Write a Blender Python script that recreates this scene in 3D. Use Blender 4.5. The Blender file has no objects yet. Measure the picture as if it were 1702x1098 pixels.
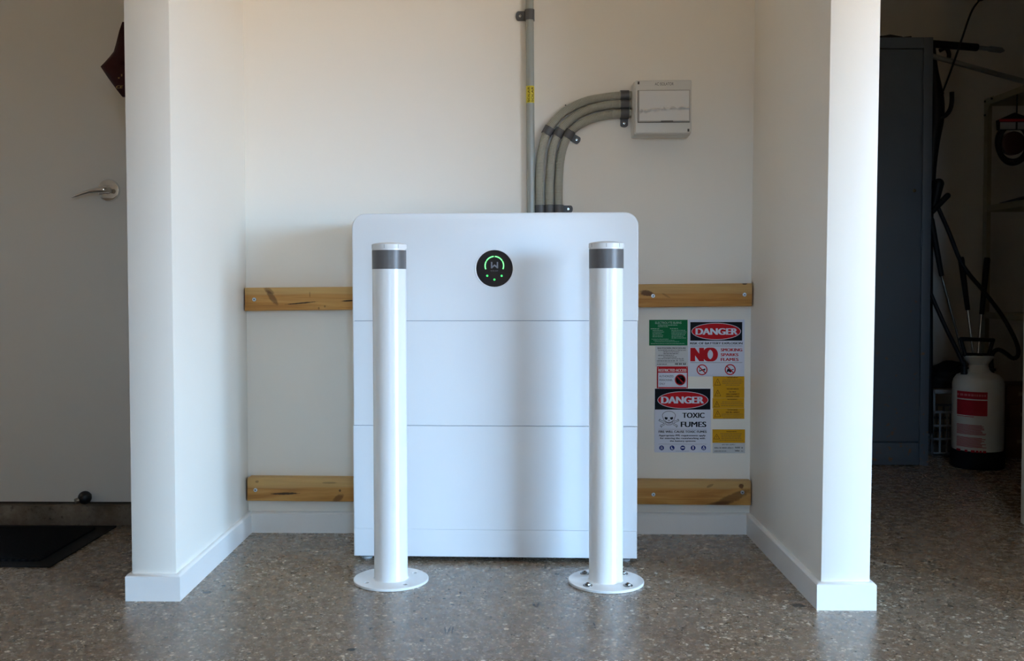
import bpy, bmesh, math, random
import numpy as np
from mathutils import Matrix, Vector

random.seed(7)
scene = bpy.context.scene
COL = scene.collection
R = math.radians

# ------------------------------------------------------------------ camera
FOC, CAM_H = 1620.0, 0.7925
PITCH, YAW, ROLL = math.atan(53 / FOC), R(1.4), R(0.15)
SHX, SHY = 0.0226053, -0.0152153
cd = bpy.data.cameras.new('camera')
cd.sensor_fit = 'HORIZONTAL'; cd.sensor_width = 36.0
cd.lens = FOC / 1702 * 36.0
cd.shift_x, cd.shift_y = SHX, SHY
cd.clip_start = 0.02; cd.clip_end = 60
cam = bpy.data.objects.new('camera', cd); COL.objects.link(cam)
CAM_ROT = Matrix.Rotation(YAW, 4, 'Z') @ Matrix.Rotation(math.pi / 2 - PITCH, 4, 'X') @ Matrix.Rotation(-ROLL, 4, 'Z')
cam.matrix_world = Matrix.Translation((0, 0, CAM_H)) @ CAM_ROT
scene.camera = cam

# ------------------------------------------------------------------ view
scene.view_settings.view_transform = 'Standard'
scene.view_settings.look = 'None'
scene.view_settings.gamma = 1.0
scene.view_settings.use_curve_mapping = False
scene.view_settings.exposure = 0.0
scene.cycles.max_bounces = 10
scene.cycles.diffuse_bounces = 7
scene.cycles.glossy_bounces = 4
scene.cycles.caustics_reflective = False
scene.cycles.caustics_refractive = False
scene.cycles.use_denoising = True

# ------------------------------------------------------------------ sky seen through the open garage door
SKY = (0.38, 0.67, 1.03); SKY_S = 57.0
GRD = (1.0, 0.74, 0.46); GRD_S = 11.6
w = bpy.data.worlds.new('daylight'); scene.world = w; w.use_nodes = True
nt = w.node_tree; nt.nodes.clear()
wo = nt.nodes.new('ShaderNodeOutputWorld'); wb = nt.nodes.new('ShaderNodeBackground')
wt = nt.nodes.new('ShaderNodeTexCoord'); ws = nt.nodes.new('ShaderNodeSeparateXYZ')
wr = nt.nodes.new('ShaderNodeMapRange'); wr.inputs[1].default_value = -0.03; wr.inputs[2].default_value = 0.05
wm = nt.nodes.new('ShaderNodeMix'); wm.data_type = 'RGBA'
wm.inputs[6].default_value = [c * GRD_S for c in GRD] + [1]
wm.inputs[7].default_value = [c * SKY_S for c in SKY] + [1]
nt.links.new(wt.outputs['Generated'], ws.inputs[0]); nt.links.new(ws.outputs[2], wr.inputs[0])
nt.links.new(wr.outputs[0], wm.inputs[0]); nt.links.new(wm.outputs[2], wb.inputs[0]); nt.links.new(wb.outputs[0], wo.inputs[0])
# the open double garage door, behind the camera and off to the right
OPY, OPX0, OPX1, OPZ1 = -1.2, 3.6, 7.6, 2.02
pl = bpy.data.lights.new('garage_opening', 'AREA'); pl.shape = 'RECTANGLE'
pl.size = OPX1 - OPX0; pl.size_y = OPZ1; pl.cycles.is_portal = True
po = bpy.data.objects.new('garage_opening', pl); COL.objects.link(po)
po.location = ((OPX0 + OPX1) / 2, OPY - 0.05, OPZ1 / 2)
po.rotation_euler = (R(90), 0, 0)     # faces +Y, into the room

# slit added in the wall behind the camera to fill the dim left side
WX0, WX1, WZ0, WZ1 = 0.30, 0.52, 0.95, 1.65
pl2 = bpy.data.lights.new('added_fill_slit', 'AREA'); pl2.shape = 'RECTANGLE'; pl2.size = WX1 - WX0; pl2.size_y = WZ1 - WZ0; pl2.cycles.is_portal = True
po2 = bpy.data.objects.new('added_fill_slit', pl2); COL.objects.link(po2)
po2.location = ((WX0 + WX1) / 2, OPY - 0.05, (WZ0 + WZ1) / 2); po2.rotation_euler = (R(90), 0, 0)
sl = bpy.data.lights.new('sun', 'SUN'); sl.energy = 60; sl.color = (1.0, .88, .70); sl.angle = R(1.5)
so = bpy.data.objects.new('sun', sl); COL.objects.link(so); so.rotation_euler = (R(90 - 58), 0, R(2))   # added for warm bounce off the floor just inside the open door
# ------------------------------------------------------------------ pixel -> place on a real plane
def ray(px, py):
    u = (px - (851 - SHX * 1702)) / FOC
    v = (py - (549 + SHY * 1702)) / FOC
    return (CAM_ROT.to_3x3() @ Vector((u, -v, -1)))
EYE = Vector((0, 0, CAM_H))
def at(px, py, Y):
    d = ray(px, py); return EYE + d * (Y / d.y)
def flo(px, py, z=0.0):
    d = ray(px, py); return EYE + d * ((z - CAM_H) / d.z)
def onp(px, py, p0, n):
    d = ray(px, py); return EYE + d * ((p0 - EYE).dot(n) / d.dot(n))

# ------------------------------------------------------------------ materials
class NT:
    def __init__(s, name):
        s.m = bpy.data.materials.new(name); s.m.use_nodes = True
        s.t = s.m.node_tree; s.b = s.t.nodes['Principled BSDF']
    def n(s, typ, **kw):
        x = s.t.nodes.new(typ)
        for k, v in kw.items(): setattr(x, k, v)
        return x
    def l(s, a, b): s.t.links.new(a, b)
    def math(s, op, a, b=None, c=None, clamp=False):
        x = s.n('ShaderNodeMath', operation=op, use_clamp=clamp)
        for i, v in enumerate((a, b, c)):
            if v is None: continue
            if isinstance(v, (int, float)): x.inputs[i].default_value = v
            else: s.l(v, x.inputs[i])
        return x.outputs[0]
    def mix(s, f, a, b):
        x = s.n('ShaderNodeMix', data_type='RGBA')
        for i, v in ((0, f), (6, a), (7, b)):
            if isinstance(v, (int, float)): x.inputs[i].default_value = v
            elif isinstance(v, (tuple, list)): x.inputs[i].default_value = (*v[:3], 1)
            else: s.l(v, x.inputs[i])
        return x.outputs[2]
    def ramp(s, f, stops, interp='LINEAR'):
        x = s.n('ShaderNodeValToRGB'); x.color_ramp.interpolation = interp
        cr = x.color_ramp
        while len(cr.elements) < len(stops): cr.elements.new(0.5)
        for e, (p, c) in zip(cr.elements, stops):
            e.position = p; e.color = (*c, 1) if len(c) == 3 else c
        s.l(f, x.inputs[0]); return x.outputs[0]
    def coord(s, scale=(1, 1, 1), which='Object'):
        tc = s.n('ShaderNodeTexCoord'); mp = s.n('ShaderNodeMapping')
        mp.inputs['Scale'].default_value = scale
        s.l(tc.outputs[which], mp.inputs[0]); return mp.outputs[0]
    def noise(s, vec, scale, detail=3, rough=0.5, dist=0.0):
        x = s.n('ShaderNodeTexNoise')
        x.inputs['Scale'].default_value = scale; x.inputs['Detail'].default_value = detail
        x.inputs['Roughness'].default_value = rough; x.inputs['Distortion'].default_value = dist
        s.l(vec, x.inputs['Vector']); return x.outputs['Fac']
    def bump(s, h, strength=0.2, dist=0.001):
        x = s.n('ShaderNodeBump'); x.inputs['Strength'].default_value = strength
        x.inputs['Distance'].default_value = dist
        s.l(h, x.inputs['Height']); s.l(x.outputs[0], s.b.inputs['Normal'])
    def set(s, col=None, rough=None, metal=None, spec=None):
        if col is not None:
            if isinstance(col, tuple): s.b.inputs['Base Color'].default_value = (*col, 1)
            else: s.l(col, s.b.inputs['Base Color'])
        if rough is not None:
            if isinstance(rough, (int, float)): s.b.inputs['Roughness'].default_value = rough
            else: s.l(rough, s.b.inputs['Roughness'])
        if metal is not None: s.b.inputs['Metallic'].default_value = metal
        if spec is not None: s.b.inputs['Specular IOR Level'].default_value = spec
        return s.m
    def ellipse(s, xs, ys, cx, cy, rx, ry, ang=0.0, soft=0.35, wob=None):
        """mask 1 inside an ellipse"""
        dx = s.math('SUBTRACT', xs, cx); dy = s.math('SUBTRACT', ys, cy)
        ca, sa = math.cos(ang), math.sin(ang)
        u = s.math('DIVIDE', s.math('ADD', s.math('MULTIPLY', dx, ca), s.math('MULTIPLY', dy, sa)), rx)
        v = s.math('DIVIDE', s.math('SUBTRACT', s.math('MULTIPLY', dy, ca), s.math('MULTIPLY', dx, sa)), ry)
        d = s.math('ADD', s.math('MULTIPLY', u, u), s.math('MULTIPLY', v, v))
        if wob is not None: d = s.math('ADD', d, wob)
        mr = s.n('ShaderNodeMapRange'); mr.interpolation_type = 'SMOOTHSTEP'
        s.l(d, mr.inputs[0]); mr.inputs[1].default_value = 1 + soft; mr.inputs[2].default_value = 1 - soft
        return mr.outputs[0]

MATS = {}
def plain(name, col, rough=0.5, metal=0.0, spec=0.5, nz=0.06, nscale=40, bump=0.0, emit=None):
    """procedural material: base colour with a faint noise mottling"""
    if name in MATS: return MATS[name]
    k = NT(name); v = k.coord()
    f = k.noise(v, nscale, 3)
    a = tuple(max(0, c * (1 - nz)) for c in col); b = tuple(min(1, c * (1 + nz)) for c in col)
    k.set(k.mix(f, a, b), rough, metal, spec)
    if bump: k.bump(k.noise(v, nscale * 6, 2), bump, 0.0006)
    if emit:
        k.b.inputs['Emission Color'].default_value = (*emit[0], 1); k.b.inputs['Emission Strength'].default_value = emit[1]
    MATS[name] = k.m; return k.m

def wall_mat(name, col, rough=0.42):
    k = NT(name); v = k.coord()
    big = k.noise(v, 2.2, 3); fine = k.noise(v, 260, 2)
    c = k.mix(big, tuple(x * 0.975 for x in col), tuple(min(1, x * 1.02) for x in col))
    k.set(c, rough, spec=0.35); k.bump(fine, 0.18, 0.0006)
    return k.m
M_WALL = wall_mat('painted_plaster', (0.84, 0.79, 0.71))
M_WALLD = wall_mat('painted_plaster_dull', (0.80, 0.765, 0.71), 0.7)
M_TRIM = wall_mat('gloss_trim_paint', (0.82, 0.80, 0.77), 0.28)
M_DOOR = wall_mat('door_paint', (0.82, 0.775, 0.70), 0.4)
M_CEIL = wall_mat('ceiling_paint', (0.84, 0.81, 0.76), 0.8)
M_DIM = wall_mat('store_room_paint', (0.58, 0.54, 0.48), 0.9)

def floor_mat():
    k = NT('polished_concrete')
    tc = k.n('ShaderNodeTexCoord'); v = tc.outputs['Object']
    # warp so chips are not round
    wn = k.n('ShaderNodeTexNoise'); wn.inputs['Scale'].default_value = 75; wn.inputs['Detail'].default_value = 3
    k.l(v, wn.inputs['Vector'])
    sub = k.n('ShaderNodeVectorMath', operation='SUBTRACT'); k.l(wn.outputs['Color'], sub.inputs[0]); sub.inputs[1].default_value = (.5, .5, .5)
    sc = k.n('ShaderNodeVectorMath', operation='SCALE'); k.l(sub.outputs[0], sc.inputs[0]); sc.inputs['Scale'].default_value = 0.011
    ad = k.n('ShaderNodeVectorMath', operation='ADD'); k.l(v, ad.inputs[0]); k.l(sc.outputs[0], ad.inputs[1])
    wv = ad.outputs[0]
    blot = k.noise(v, 3.0, 4, 0.6)
    base = k.mix(blot, (0.128, 0.092, 0.062), (0.18, 0.134, 0.093))
    sand = k.noise(v, 420, 2, 0.7)
    base = k.mix(k.math('MULTIPLY', sand, 0.5), base, (0.30, 0.27, 0.24))
    col = base
    for scale, lo, hi, dens, amt in ((66, 0.12, 0.46, 0.40, 0.85), (118, 0.18, 0.50, 0.22, 0.9), (200, 0.2, 0.5, 0.2, 0.85)):
        vo = k.n('ShaderNodeTexVoronoi'); vo.inputs['Scale'].default_value = scale; k.l(wv, vo.inputs['Vector'])
        sp = k.n('ShaderNodeSeparateColor'); k.l(vo.outputs['Color'], sp.inputs[0])
        rad = k.math('MULTIPLY_ADD', sp.outputs[0], hi - lo, lo)
        inside = k.math('MULTIPLY', k.math('SUBTRACT', rad, vo.outputs['Distance']), 16, clamp=True)
        pres = k.math('GREATER_THAN', sp.outputs[1], dens)
        m = k.math('MULTIPLY', k.math('MULTIPLY', inside, pres), amt)
        chip = k.ramp(sp.outputs[2], [(0.0, (0.06, 0.05, 0.038)), (0.16, (0.11, 0.09, 0.068)), (0.26, (0.30, 0.265, 0.22)), (0.5, (0.24, 0.20, 0.16)),
                                      (0.62, (0.36, 0.24, 0.15)), (0.69, (0.46, 0.43, 0.37)), (0.82, (0.34, 0.30, 0.25)), (1.0, (0.85, 0.82, 0.75))])
        col = k.mix(m, col, chip)
    xyz = k.n('ShaderNodeSeparateXYZ'); k.l(v, xyz.inputs[0])
    wob = k.math('MULTIPLY', k.math('SUBTRACT', k.noise(v, 160, 3), 0.5), 2.2)
    marks = [(584, 1079, 11, 5, 0.15), (701, 1064, 5, 5, 0), (740, 1047, 2, 16, .1), (746, 1047, 2, 16, -.1), (752, 1047, 2, 16, 0),
             (888, 1005, 3, 10, .2), (894, 1005, 3, 10, -.1), (766, 984, 4, 5, 0), (752, 1004, 5, 4, .4), (560 + 1350 * .317, 1038, 2, 14, 0),
             (344, 984, 10, 5, .4), (372, 973, 5, 4, .4), (150, 919, 6, 3, .1), (1327, 1006, 16, 9, .1), (1069, 912, 10, 4, 0), (617, 1044, 5, 4, 0)]
    mk_ = None
    for (px, py, rx, ry, an) in marks:
        p = flo(px, py); s_ = p.y / FOC
        e = k.ellipse(xyz.outputs[0], xyz.outputs[1], p.x, p.y, rx * s_ * .7, ry * s_ * 1.3, an, 0.5, wob)
        mk_ = e if mk_ is None else k.math('MAXIMUM', mk_, e)
    col = k.mix(k.math('MULTIPLY', mk_, 0.85), col, (0.012, 0.012, 0.014))
    # pale scratch in front of the store room
    p = flo(1466, 936)
    col = k.mix(k.math('MULTIPLY', k.ellipse(xyz.outputs[0], xyz.outputs[1], p.x, p.y, 0.05, 0.003, -1.0, .6), .6), col, (.6, .6, .6))
    tn = k.n('ShaderNodeMix', data_type='RGBA', blend_type='MULTIPLY'); tn.inputs[0].default_value = 1; k.l(col, tn.inputs[6]); tn.inputs[7].default_value = (1.10, 1.01, .91, 1); col = tn.outputs[2]
    rg = k.math('MULTIPLY_ADD', k.noise(v, 30, 4, .6), 0.22, 0.16)
    k.set(col, rg, spec=0.55); k.bump(k.noise(v, 90, 3), 0.05, 0.001)
    return k.m
M_FLOOR = floor_mat()

def wood_mat(name, z0, zh, knots, light=1.0, seed=0.0):
    """pine board: grain along X.  knots = (x, z, rx, rz, angle, dark) in metres"""
    k = NT(name)
    tc = k.n('ShaderNodeTexCoord'); v = tc.outputs['Object']
    mp = k.n('ShaderNodeMapping'); mp.inputs['Scale'].default_value = (1.6, 20, 20); mp.inputs['Location'].default_value = (seed, seed, seed)
    k.l(v, mp.inputs[0])
    g1 = k.noise(mp.outputs[0], 1.7, 5, 0.6, 1.2)
    mp2 = k.n('ShaderNodeMapping'); mp2.inputs['Scale'].default_value = (6, 260, 260); mp2.inputs['Location'].default_value = (seed, 0, seed)
    k.l(v, mp2.inputs[0]); g2 = k.noise(mp2.outputs[0], 1.0, 3, .6)
    wv = k.n('ShaderNodeTexWave', wave_type='BANDS', bands_direction='Z'); wv.inputs['Scale'].default_value = 3.2
    wv.inputs['Distortion'].default_value = 7; wv.inputs['Detail'].default_value = 2; wv.inputs['Detail Scale'].default_value = 0.7
    k.l(mp.outputs[0], wv.inputs['Vector'])
    c = k.ramp(g1, [(0.25, (0.35, 0.14, 0.028)), (0.48, (0.53, 0.25, 0.06)), (0.7, (0.66, 0.37, 0.11))])
    c = k.mix(k.math('MULTIPLY', wv.outputs['Fac'], 0.25), c, (0.27, 0.12, 0.035))
    c = k.mix(k.math('MULTIPLY', k.math('SUBTRACT', g2, .35), 0.55, clamp=True), c, (0.30, 0.15, 0.05))
    xyz = k.n('ShaderNodeSeparateXYZ'); k.l(v, xyz.inputs[0])
    # paler sapwood along the top arris
    sap = k.ellipse(xyz.outputs[0], xyz.outputs[2], 0, z0 + zh, 400, zh * 0.36, 0, 0.25, k.math('MULTIPLY', k.math('SUBTRACT', g1, .5), 1.4))
    c = k.mix(k.math('MULTIPLY', sap, 0.5), c, (0.58, 0.41, 0.18))
    wob = k.math('MULTIPLY', k.math('SUBTRACT', k.noise(v, 120, 3), 0.5), 1.4)
    for (x, z, rx, rz, an, dk) in knots:
        e = k.ellipse(xyz.outputs[0], xyz.outputs[2], x, z, rx, rz, an, 0.55, wob)
        c = k.mix(k.math('MULTIPLY', e, dk), c, (0.015, 0.007, 0.004) if rz < .004 else (0.075, 0.022, 0.006))
    k.set(c, 0.55, spec=0.35); k.bump(g2, 0.25, 0.0008)
    return k.m

# ------------------------------------------------------------------ mesh helpers (world coordinates)
def new(): return bmesh.new()
def xf(verts, m): 
    for v in verts: v.co = m @ v.co
def box(bm, x0, x1, y0, y1, z0, z1, bev=0.0, seg=2, mi=0):
    r = bmesh.ops.create_cube(bm, size=1.0)
    for v in r['verts']:
        v.co = Vector(((x0 + x1) / 2 + v.co.x * (x1 - x0), (y0 + y1) / 2 + v.co.y * (y1 - y0), (z0 + z1) / 2 + v.co.z * (z1 - z0)))
    fs = set(f for v in r['verts'] for f in v.link_faces)
    for f in fs: f.material_index = mi
    if bev:
        es = list(set(e for v in r['verts'] for e in v.link_edges))
        bmesh.ops.bevel(bm, geom=es, offset=bev, segments=seg, profile=0.5, affect='EDGES')
def cyl(bm, a, b, r1, r2=None, seg=32, caps=True, mi=0):
    a, b = Vector(a), Vector(b); r2 = r1 if r2 is None else r2
    d = b - a; q = d.to_track_quat('Z', 'Y').to_matrix().to_4x4()
    m = Matrix.Translation((a + b) / 2) @ q
    r = bmesh.ops.create_cone(bm, cap_ends=caps, segments=seg, radius1=r1, radius2=r2, depth=d.length, matrix=m)
    for f in set(f for v in r['verts'] for f in v.link_faces): f.material_index = mi
def sph(bm, c, r, seg=24, sc=(1, 1, 1)):
    m = Matrix.Translation(c) @ Matrix.Diagonal((*sc, 1))
    bmesh.ops.create_uvsphere(bm, u_segments=seg, v_segments=seg // 2, radius=r, matrix=m)
def lathe(bm, prof, c=(0, 0, 0), seg=48, axis='Z', mi=0):
    """prof = [(r, h)...]; revolved round axis through c"""
    rings = []
    c = Vector(c)
    for r, h in prof:
        ring = []
        for i in range(seg):
            a = 2 * math.pi * i / seg; u, v = max(r, 1e-5) * math.cos(a), max(r, 1e-5) * math.sin(a)
            p = {'Z': (u, v, h), 'Y': (u, -h, v)}[axis]     # Y: h runs toward the viewer (-Y)
            ring.append(bm.verts.new(c + Vector(p)))
        rings.append(ring)
    for a, b in zip(rings, rings[1:]):
        for i in range(seg):
            j = (i + 1) % seg
            f = bm.faces.new((a[i], a[j], b[j], b[i])); f.material_index = mi
    for ring, fl in ((rings[0], True), (rings[-1], False)):
        f = bm.faces.new(list(reversed(ring)) if fl else ring); f.material_index = mi
    bmesh.ops.recalc_face_normals(bm, faces=bm.faces)
def tube(bm, pts, rad, seg=16, caps=True, mi=None):
    """sweep; rad number or list; mi optional per-span material index list"""
    pts = [Vector(p) for p in pts]; n = len(pts)
    rads = rad if isinstance(rad, (list, tuple)) else [rad] * n
    T = [(pts[min(i + 1, n - 1)] - pts[max(i - 1, 0)]).normalized() for i in range(n)]
    up = Vector((0, 1, 0)) if abs(T[0].y) < 0.9 else Vector((1, 0, 0))
    N = (up - T[0] * up.dot(T[0])).normalized(); rings = []
    for i in range(n):
        N = (N - T[i] * N.dot(T[i])).normalized(); B = T[i].cross(N)
        rings.append([bm.verts.new(pts[i] + (N * math.cos(2 * math.pi * k / seg) + B * math.sin(2 * math.pi * k / seg)) * rads[i]) for k in range(seg)])
    for i in range(n - 1):
        for k in range(seg):
            j = (k + 1) % seg
            f = bm.faces.new((rings[i][k], rings[i][j], rings[i + 1][j], rings[i + 1][k]))
            if mi: f.material_index = mi[i]
    if caps:
        bm.faces.new(list(reversed(rings[0]))); bm.faces.new(rings[-1])
    bmesh.ops.recalc_face_normals(bm, faces=bm.faces)
def smoothpath(pts, step):
    pts = [Vector(p) for p in pts]
    P = [pts[0] * 2 - pts[1]] + pts + [pts[-1] * 2 - pts[-2]]
    dense = []
    for i in range(1, len(P) - 2):
        for k in range(30):
            t = k / 30
            a, b, c, d = P[i - 1], P[i], P[i + 1], P[i + 2]
            dense.append(0.5 * ((2 * b) + (c - a) * t + (2 * a - 5 * b + 4 * c - d) * t * t + (3 * b - a - 3 * c + d) * t ** 3))
    dense.append(pts[-1])
    out = [dense[0]]; acc = 0; last = dense[0]
    for p in dense[1:]:
        seg = (p - last).length
        while acc + seg >= step:
            f = (step - acc) / seg; last = last.lerp(p, f); out.append(last.copy()); seg = (p - last).length; acc = 0
        acc += seg; last = p
    if (out[-1] - pts[-1]).length > step * .3: out.append(pts[-1])
    return out
def prism(bm, poly, y0, y1, mi=0, bev=0.0):
    """polygon [(x,z)...] extruded along Y"""
    n0 = len(bm.verts)
    a = [bm.verts.new((x, y0, z)) for x, z in poly]; b = [bm.verts.new((x, y1, z)) for x, z in poly]
    fs = [bm.faces.new(a), bm.faces.new(list(reversed(b)))]
    for i in range(len(poly)):
        j = (i + 1) % len(poly); fs.append(bm.faces.new((a[j], a[i], b[i], b[j])))
    for f in fs: f.material_index = mi
    bmesh.ops.recalc_face_normals(bm, faces=fs)
    if bev:
        es = [e for e in set(e for v in a for e in v.link_edges) if all(abs(v.co.y - y0) < 1e-7 for v in e.verts)]
        bmesh.ops.bevel(bm, geom=es, offset=bev, segments=2, profile=0.5, affect='EDGES')

INV = {}
def thing(name, label, cat, loc=(0, 0, 0), rz=0.0, group=None):
    o = bpy.data.objects.new(name, None); COL.objects.link(o)
    o.empty_display_size = 0.05
    o.location = loc; o.rotation_euler = (0, 0, rz)
    o['label'] = label; o['category'] = cat
    if group: o['group'] = group
    INV[o.name] = (Matrix.Translation(loc) @ Matrix.Rotation(rz, 4, 'Z')).inverted()
    return o
def tag(o, label=None, cat=None, group=None, kind=None):
    if label: o['label'] = label
    if cat: o['category'] = cat
    if group: o['group'] = group
    if kind: o['kind'] = kind
    return o
def mk(name, bm, mat, parent=None, smooth=True, local=False, label=None, angle=35):
    """link bm as one mesh; geometry given in world coordinates unless local"""
    if parent is not None and not local:
        root = parent
        while root.parent: root = root.parent
        if root.name in INV: bmesh.ops.transform(bm, matrix=INV[root.name], verts=bm.verts)
    me = bpy.data.meshes.new(name); bm.to_mesh(me); bm.free()
    for m in (mat if isinstance(mat, (list, tuple)) else [mat]): me.materials.append(m)
    if smooth:
        me.polygons.foreach_set('use_smooth', [True] * len(me.polygons))
        me.set_sharp_from_angle(angle=R(angle))
    o = bpy.data.objects.new(name, me); COL.objects.link(o)
    if parent is not None: o.parent = parent
    if label: o['label'] = label
    return o
def solo(name, bm, mat, label, cat, group=None, **kw):
    """a thing that is one mesh, with its origin at its base centre"""
    cs = [v.co for v in bm.verts]
    lo = Vector((min(c.x for c in cs), min(c.y for c in cs), min(c.z for c in cs)))
    hi = Vector((max(c.x for c in cs), max(c.y for c in cs), max(c.z for c in cs)))
    b = Vector(((lo.x + hi.x) / 2, (lo.y + hi.y) / 2, lo.z))
    bmesh.ops.translate(bm, vec=-b, verts=bm.verts)
    o = mk(name, bm, mat, **kw); o.location = b
    INV[o.name] = Matrix.Translation(b).inverted()
    return tag(o, label, cat, group)
def struct(name, bm, mat, parent=None, **kw):
    o = mk(name, bm, mat, parent, **kw)
    if parent is None: o['kind'] = 'structure'
    return o

# text -> mesh, fitted to a rectangle given by left/right x, bottom z, height, on plane Y (facing -Y)
_tcache = {}
def glyphs(s, bold):
    key = (s, bold)
    if key in _tcache: return _tcache[key]
    cu = bpy.data.curves.new('t', 'FONT'); cu.body = s; cu.resolution_u = 12; cu.size = 1
    cu.fill_mode = 'FRONT'; cu.offset = 0
    ob = bpy.data.objects.new('t', cu); COL.objects.link(ob)
    dg = bpy.context.evaluated_depsgraph_get(); dg.update()
    me = bpy.data.meshes.new_from_object(ob.evaluated_get(dg))
    vs = [v.co.copy() for v in me.vertices]; fs = [list(p.vertices) for p in me.polygons]
    bpy.data.objects.remove(ob); bpy.data.curves.remove(cu); bpy.data.meshes.remove(me)
    _tcache[key] = (vs, fs); return vs, fs
def text(bm, s, x0, x1, z0, z1, y, bold=0.02, mi=0, rot=0, slant=0):
    if bold > .012 and not rot:
        h = z1 - z0; k = bold * h * 2.0; kz = 0
        for j, (dx, dz) in enumerate(((-k, 0), (-k / 2, 0), (0, 0), (k / 2, 0), (k, 0))):
            text(bm, s, x0 + k + dx, x1 - k + dx, z0 + kz + dz, z1 - kz + dz, y - j * 8e-6, 0.0, mi, 0, slant)
        return
    vs, fs = glyphs(s, bold)
    ax0, ax1 = min(v.x for v in vs), max(v.x for v in vs); ay0, ay1 = min(v.y for v in vs), max(v.y for v in vs)
    nv = []
    for v in vs:
        u = (v.x - ax0) / (ax1 - ax0); t = (v.y - ay0) / (ay1 - ay0)
        if rot: u, t = 1 - t, u                 # reads bottom to top
        nv.append(bm.verts.new((x0 + u * (x1 - x0) + slant * t * (z1 - z0), y, z0 + t * (z1 - z0))))
    for f in fs:
        try: q = bm.faces.new([nv[i] for i in f]); q.material_index = mi
        except ValueError: continue
        q.normal_update()
        if q.normal.y > 0: q.normal_flip()

# ================================================================== THE ROOM
WY = 3.072            # alcove back wall face
LX0, LX1, LY = -0.957, -0.844, 2.402   # left nib wall
RX0, RX1, RY = 0.746, 0.864, 2.362     # right nib wall
DY = 3.165            # door plane
CEIL = 2.62
ROOMY1 = 4.95

bm = new(); box(bm, -4.6, 9.3, OPY - .12, ROOMY1 + .2, -0.12, 0); struct('floor', bm, M_FLOOR, smooth=False)
bm = new(); box(bm, -4.6, 9.3, OPY - .12, ROOMY1 + .2, CEIL, CEIL + .12); struct('ceiling', bm, M_CEIL, smooth=False)
bm = new(); box(bm, LX0, RX1, WY, WY + 0.12, 0, CEIL); struct('wall_back', bm, M_WALL, smooth=False)
bm = new(); box(bm, LX0, LX1, LY, WY, 0, CEIL, 0.0025); struct('wall_left', bm, M_WALL)
# right nib, slightly out of plumb as in the place (leans a little to the right towards the top)
bm = new(); box(bm, RX0, RX1, RY, ROOMY1, 0, CEIL, 0.0025)
for v in bm.verts:
    if v.co.y < WY: v.co.x += 0.0085 * v.co.z * (1 - max(0, (v.co.y - RY)) / (WY - RY))
struct('wall_right', bm, M_WALL)
# wall with the door, left of the alcove
DX0, DX1 = -1.80, -0.985
bm = new(); box(bm, -4.6, DX0 - 0.045, DY + 0.01, DY + .12, 0, CEIL); box(bm, DX0 - .045, LX0, DY + 0.05, DY + .12, 0.066, 2.14); box(bm, DX0 - .045, LX0, DY + 0.01, DY + .12, 2.14, CEIL)
struct('wall_doorway', bm, M_WALL, smooth=False)  # includes a backing added behind the door leaf to block light leaks
bm = new(); box(bm, LX0 + .0, LX0 + .01, DY - .1, DY + .12, 0, 2.2); struct('trim_1', bm, M_WALL, smooth=False)
# far shell
bm = new(); box(bm, -4.72, -4.6, OPY, DY + .12, 0, CEIL); struct('wall_far_left', bm, M_WALL, smooth=False)
bm = new(); box(bm, -4.6, WX0, OPY - .12, OPY, 0, CEIL); box(bm, WX1, OPX0, OPY - .12, OPY, 0, CEIL); box(bm, WX0, WX1, OPY - .12, OPY, 0, WZ0); box(bm, WX0, WX1, OPY - .12, OPY, WZ1, CEIL); box(bm, OPX1, 9.2, OPY - .12, OPY, 0, CEIL); box(bm, OPX0, OPX1, OPY - .12, OPY, OPZ1, CEIL)  # front wall, with the added fill slit left open
struct('wall_garage_front', bm, M_WALLD, smooth=False)
bm = new(); box(bm, 9.2, 9.32, OPY, ROOMY1, 0, CEIL); struct('wall_garage_side', bm, M_WALLD, smooth=False)
bm = new(); box(bm, 1.669, 1.79, 1.85, 3.225, 0, CEIL, 0.002); box(bm, 1.79, 9.2, 3.0, 3.12, 0, CEIL); struct('wall_store_front', bm, M_WALL)  # unseen near end lengthened to shade the right nib
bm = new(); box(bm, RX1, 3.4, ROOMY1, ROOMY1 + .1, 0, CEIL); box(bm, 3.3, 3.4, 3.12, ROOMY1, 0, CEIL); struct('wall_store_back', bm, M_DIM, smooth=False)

# skirting boards, 67 mm with an eased top edge
SK, SH = 0.0125, 0.067
def skirt(name, poly_fn):
    bm = new(); poly_fn(bm); struct(name, bm, M_TRIM)
def sk_strip(bm, pts, closed=False):
    """pts: plan polyline of the wall face; board grows to its left side"""
    prof = [(0, 0), (SK, 0), (SK, SH - .006), (SK - .004, SH - .001), (SK - .0065, SH), (0, SH)]
    P = [Vector(p) for p in pts]; n = len(P); rings = []
    for i in range(n):
        if i == 0: d = (P[1] - P[0]).normalized(); off = Vector((-d.y, d.x))
        elif i == n - 1: d = (P[-1] - P[-2]).normalized(); off = Vector((-d.y, d.x))
        else:
            d0 = (P[i] - P[i - 1]).normalized(); d1 = (P[i + 1] - P[i]).normalized()
            n0 = Vector((-d0.y, d0.x)); n1 = Vector((-d1.y, d1.x)); b = (n0 + n1).normalized(); off = b / max(.2, b.dot(n0))
        rings.append([bm.verts.new((P[i].x + off.x * o, P[i].y + off.y * o, z)) for o, z in prof])
    for a, b in zip(rings, rings[1:]):
        for i in range(len(prof)):
            j = (i + 1) % len(prof); bm.faces.new((a[i], b[i], b[j], a[j]))
    bm.faces.new(rings[0]); bm.faces.new(list(reversed(rings[-1])))
    bmesh.ops.recalc_face_normals(bm, faces=bm.faces)
skirt('baseboard_back', lambda b: sk_strip(b, [(RX0 - SK, WY), (LX1 + SK, WY)]) )
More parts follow.
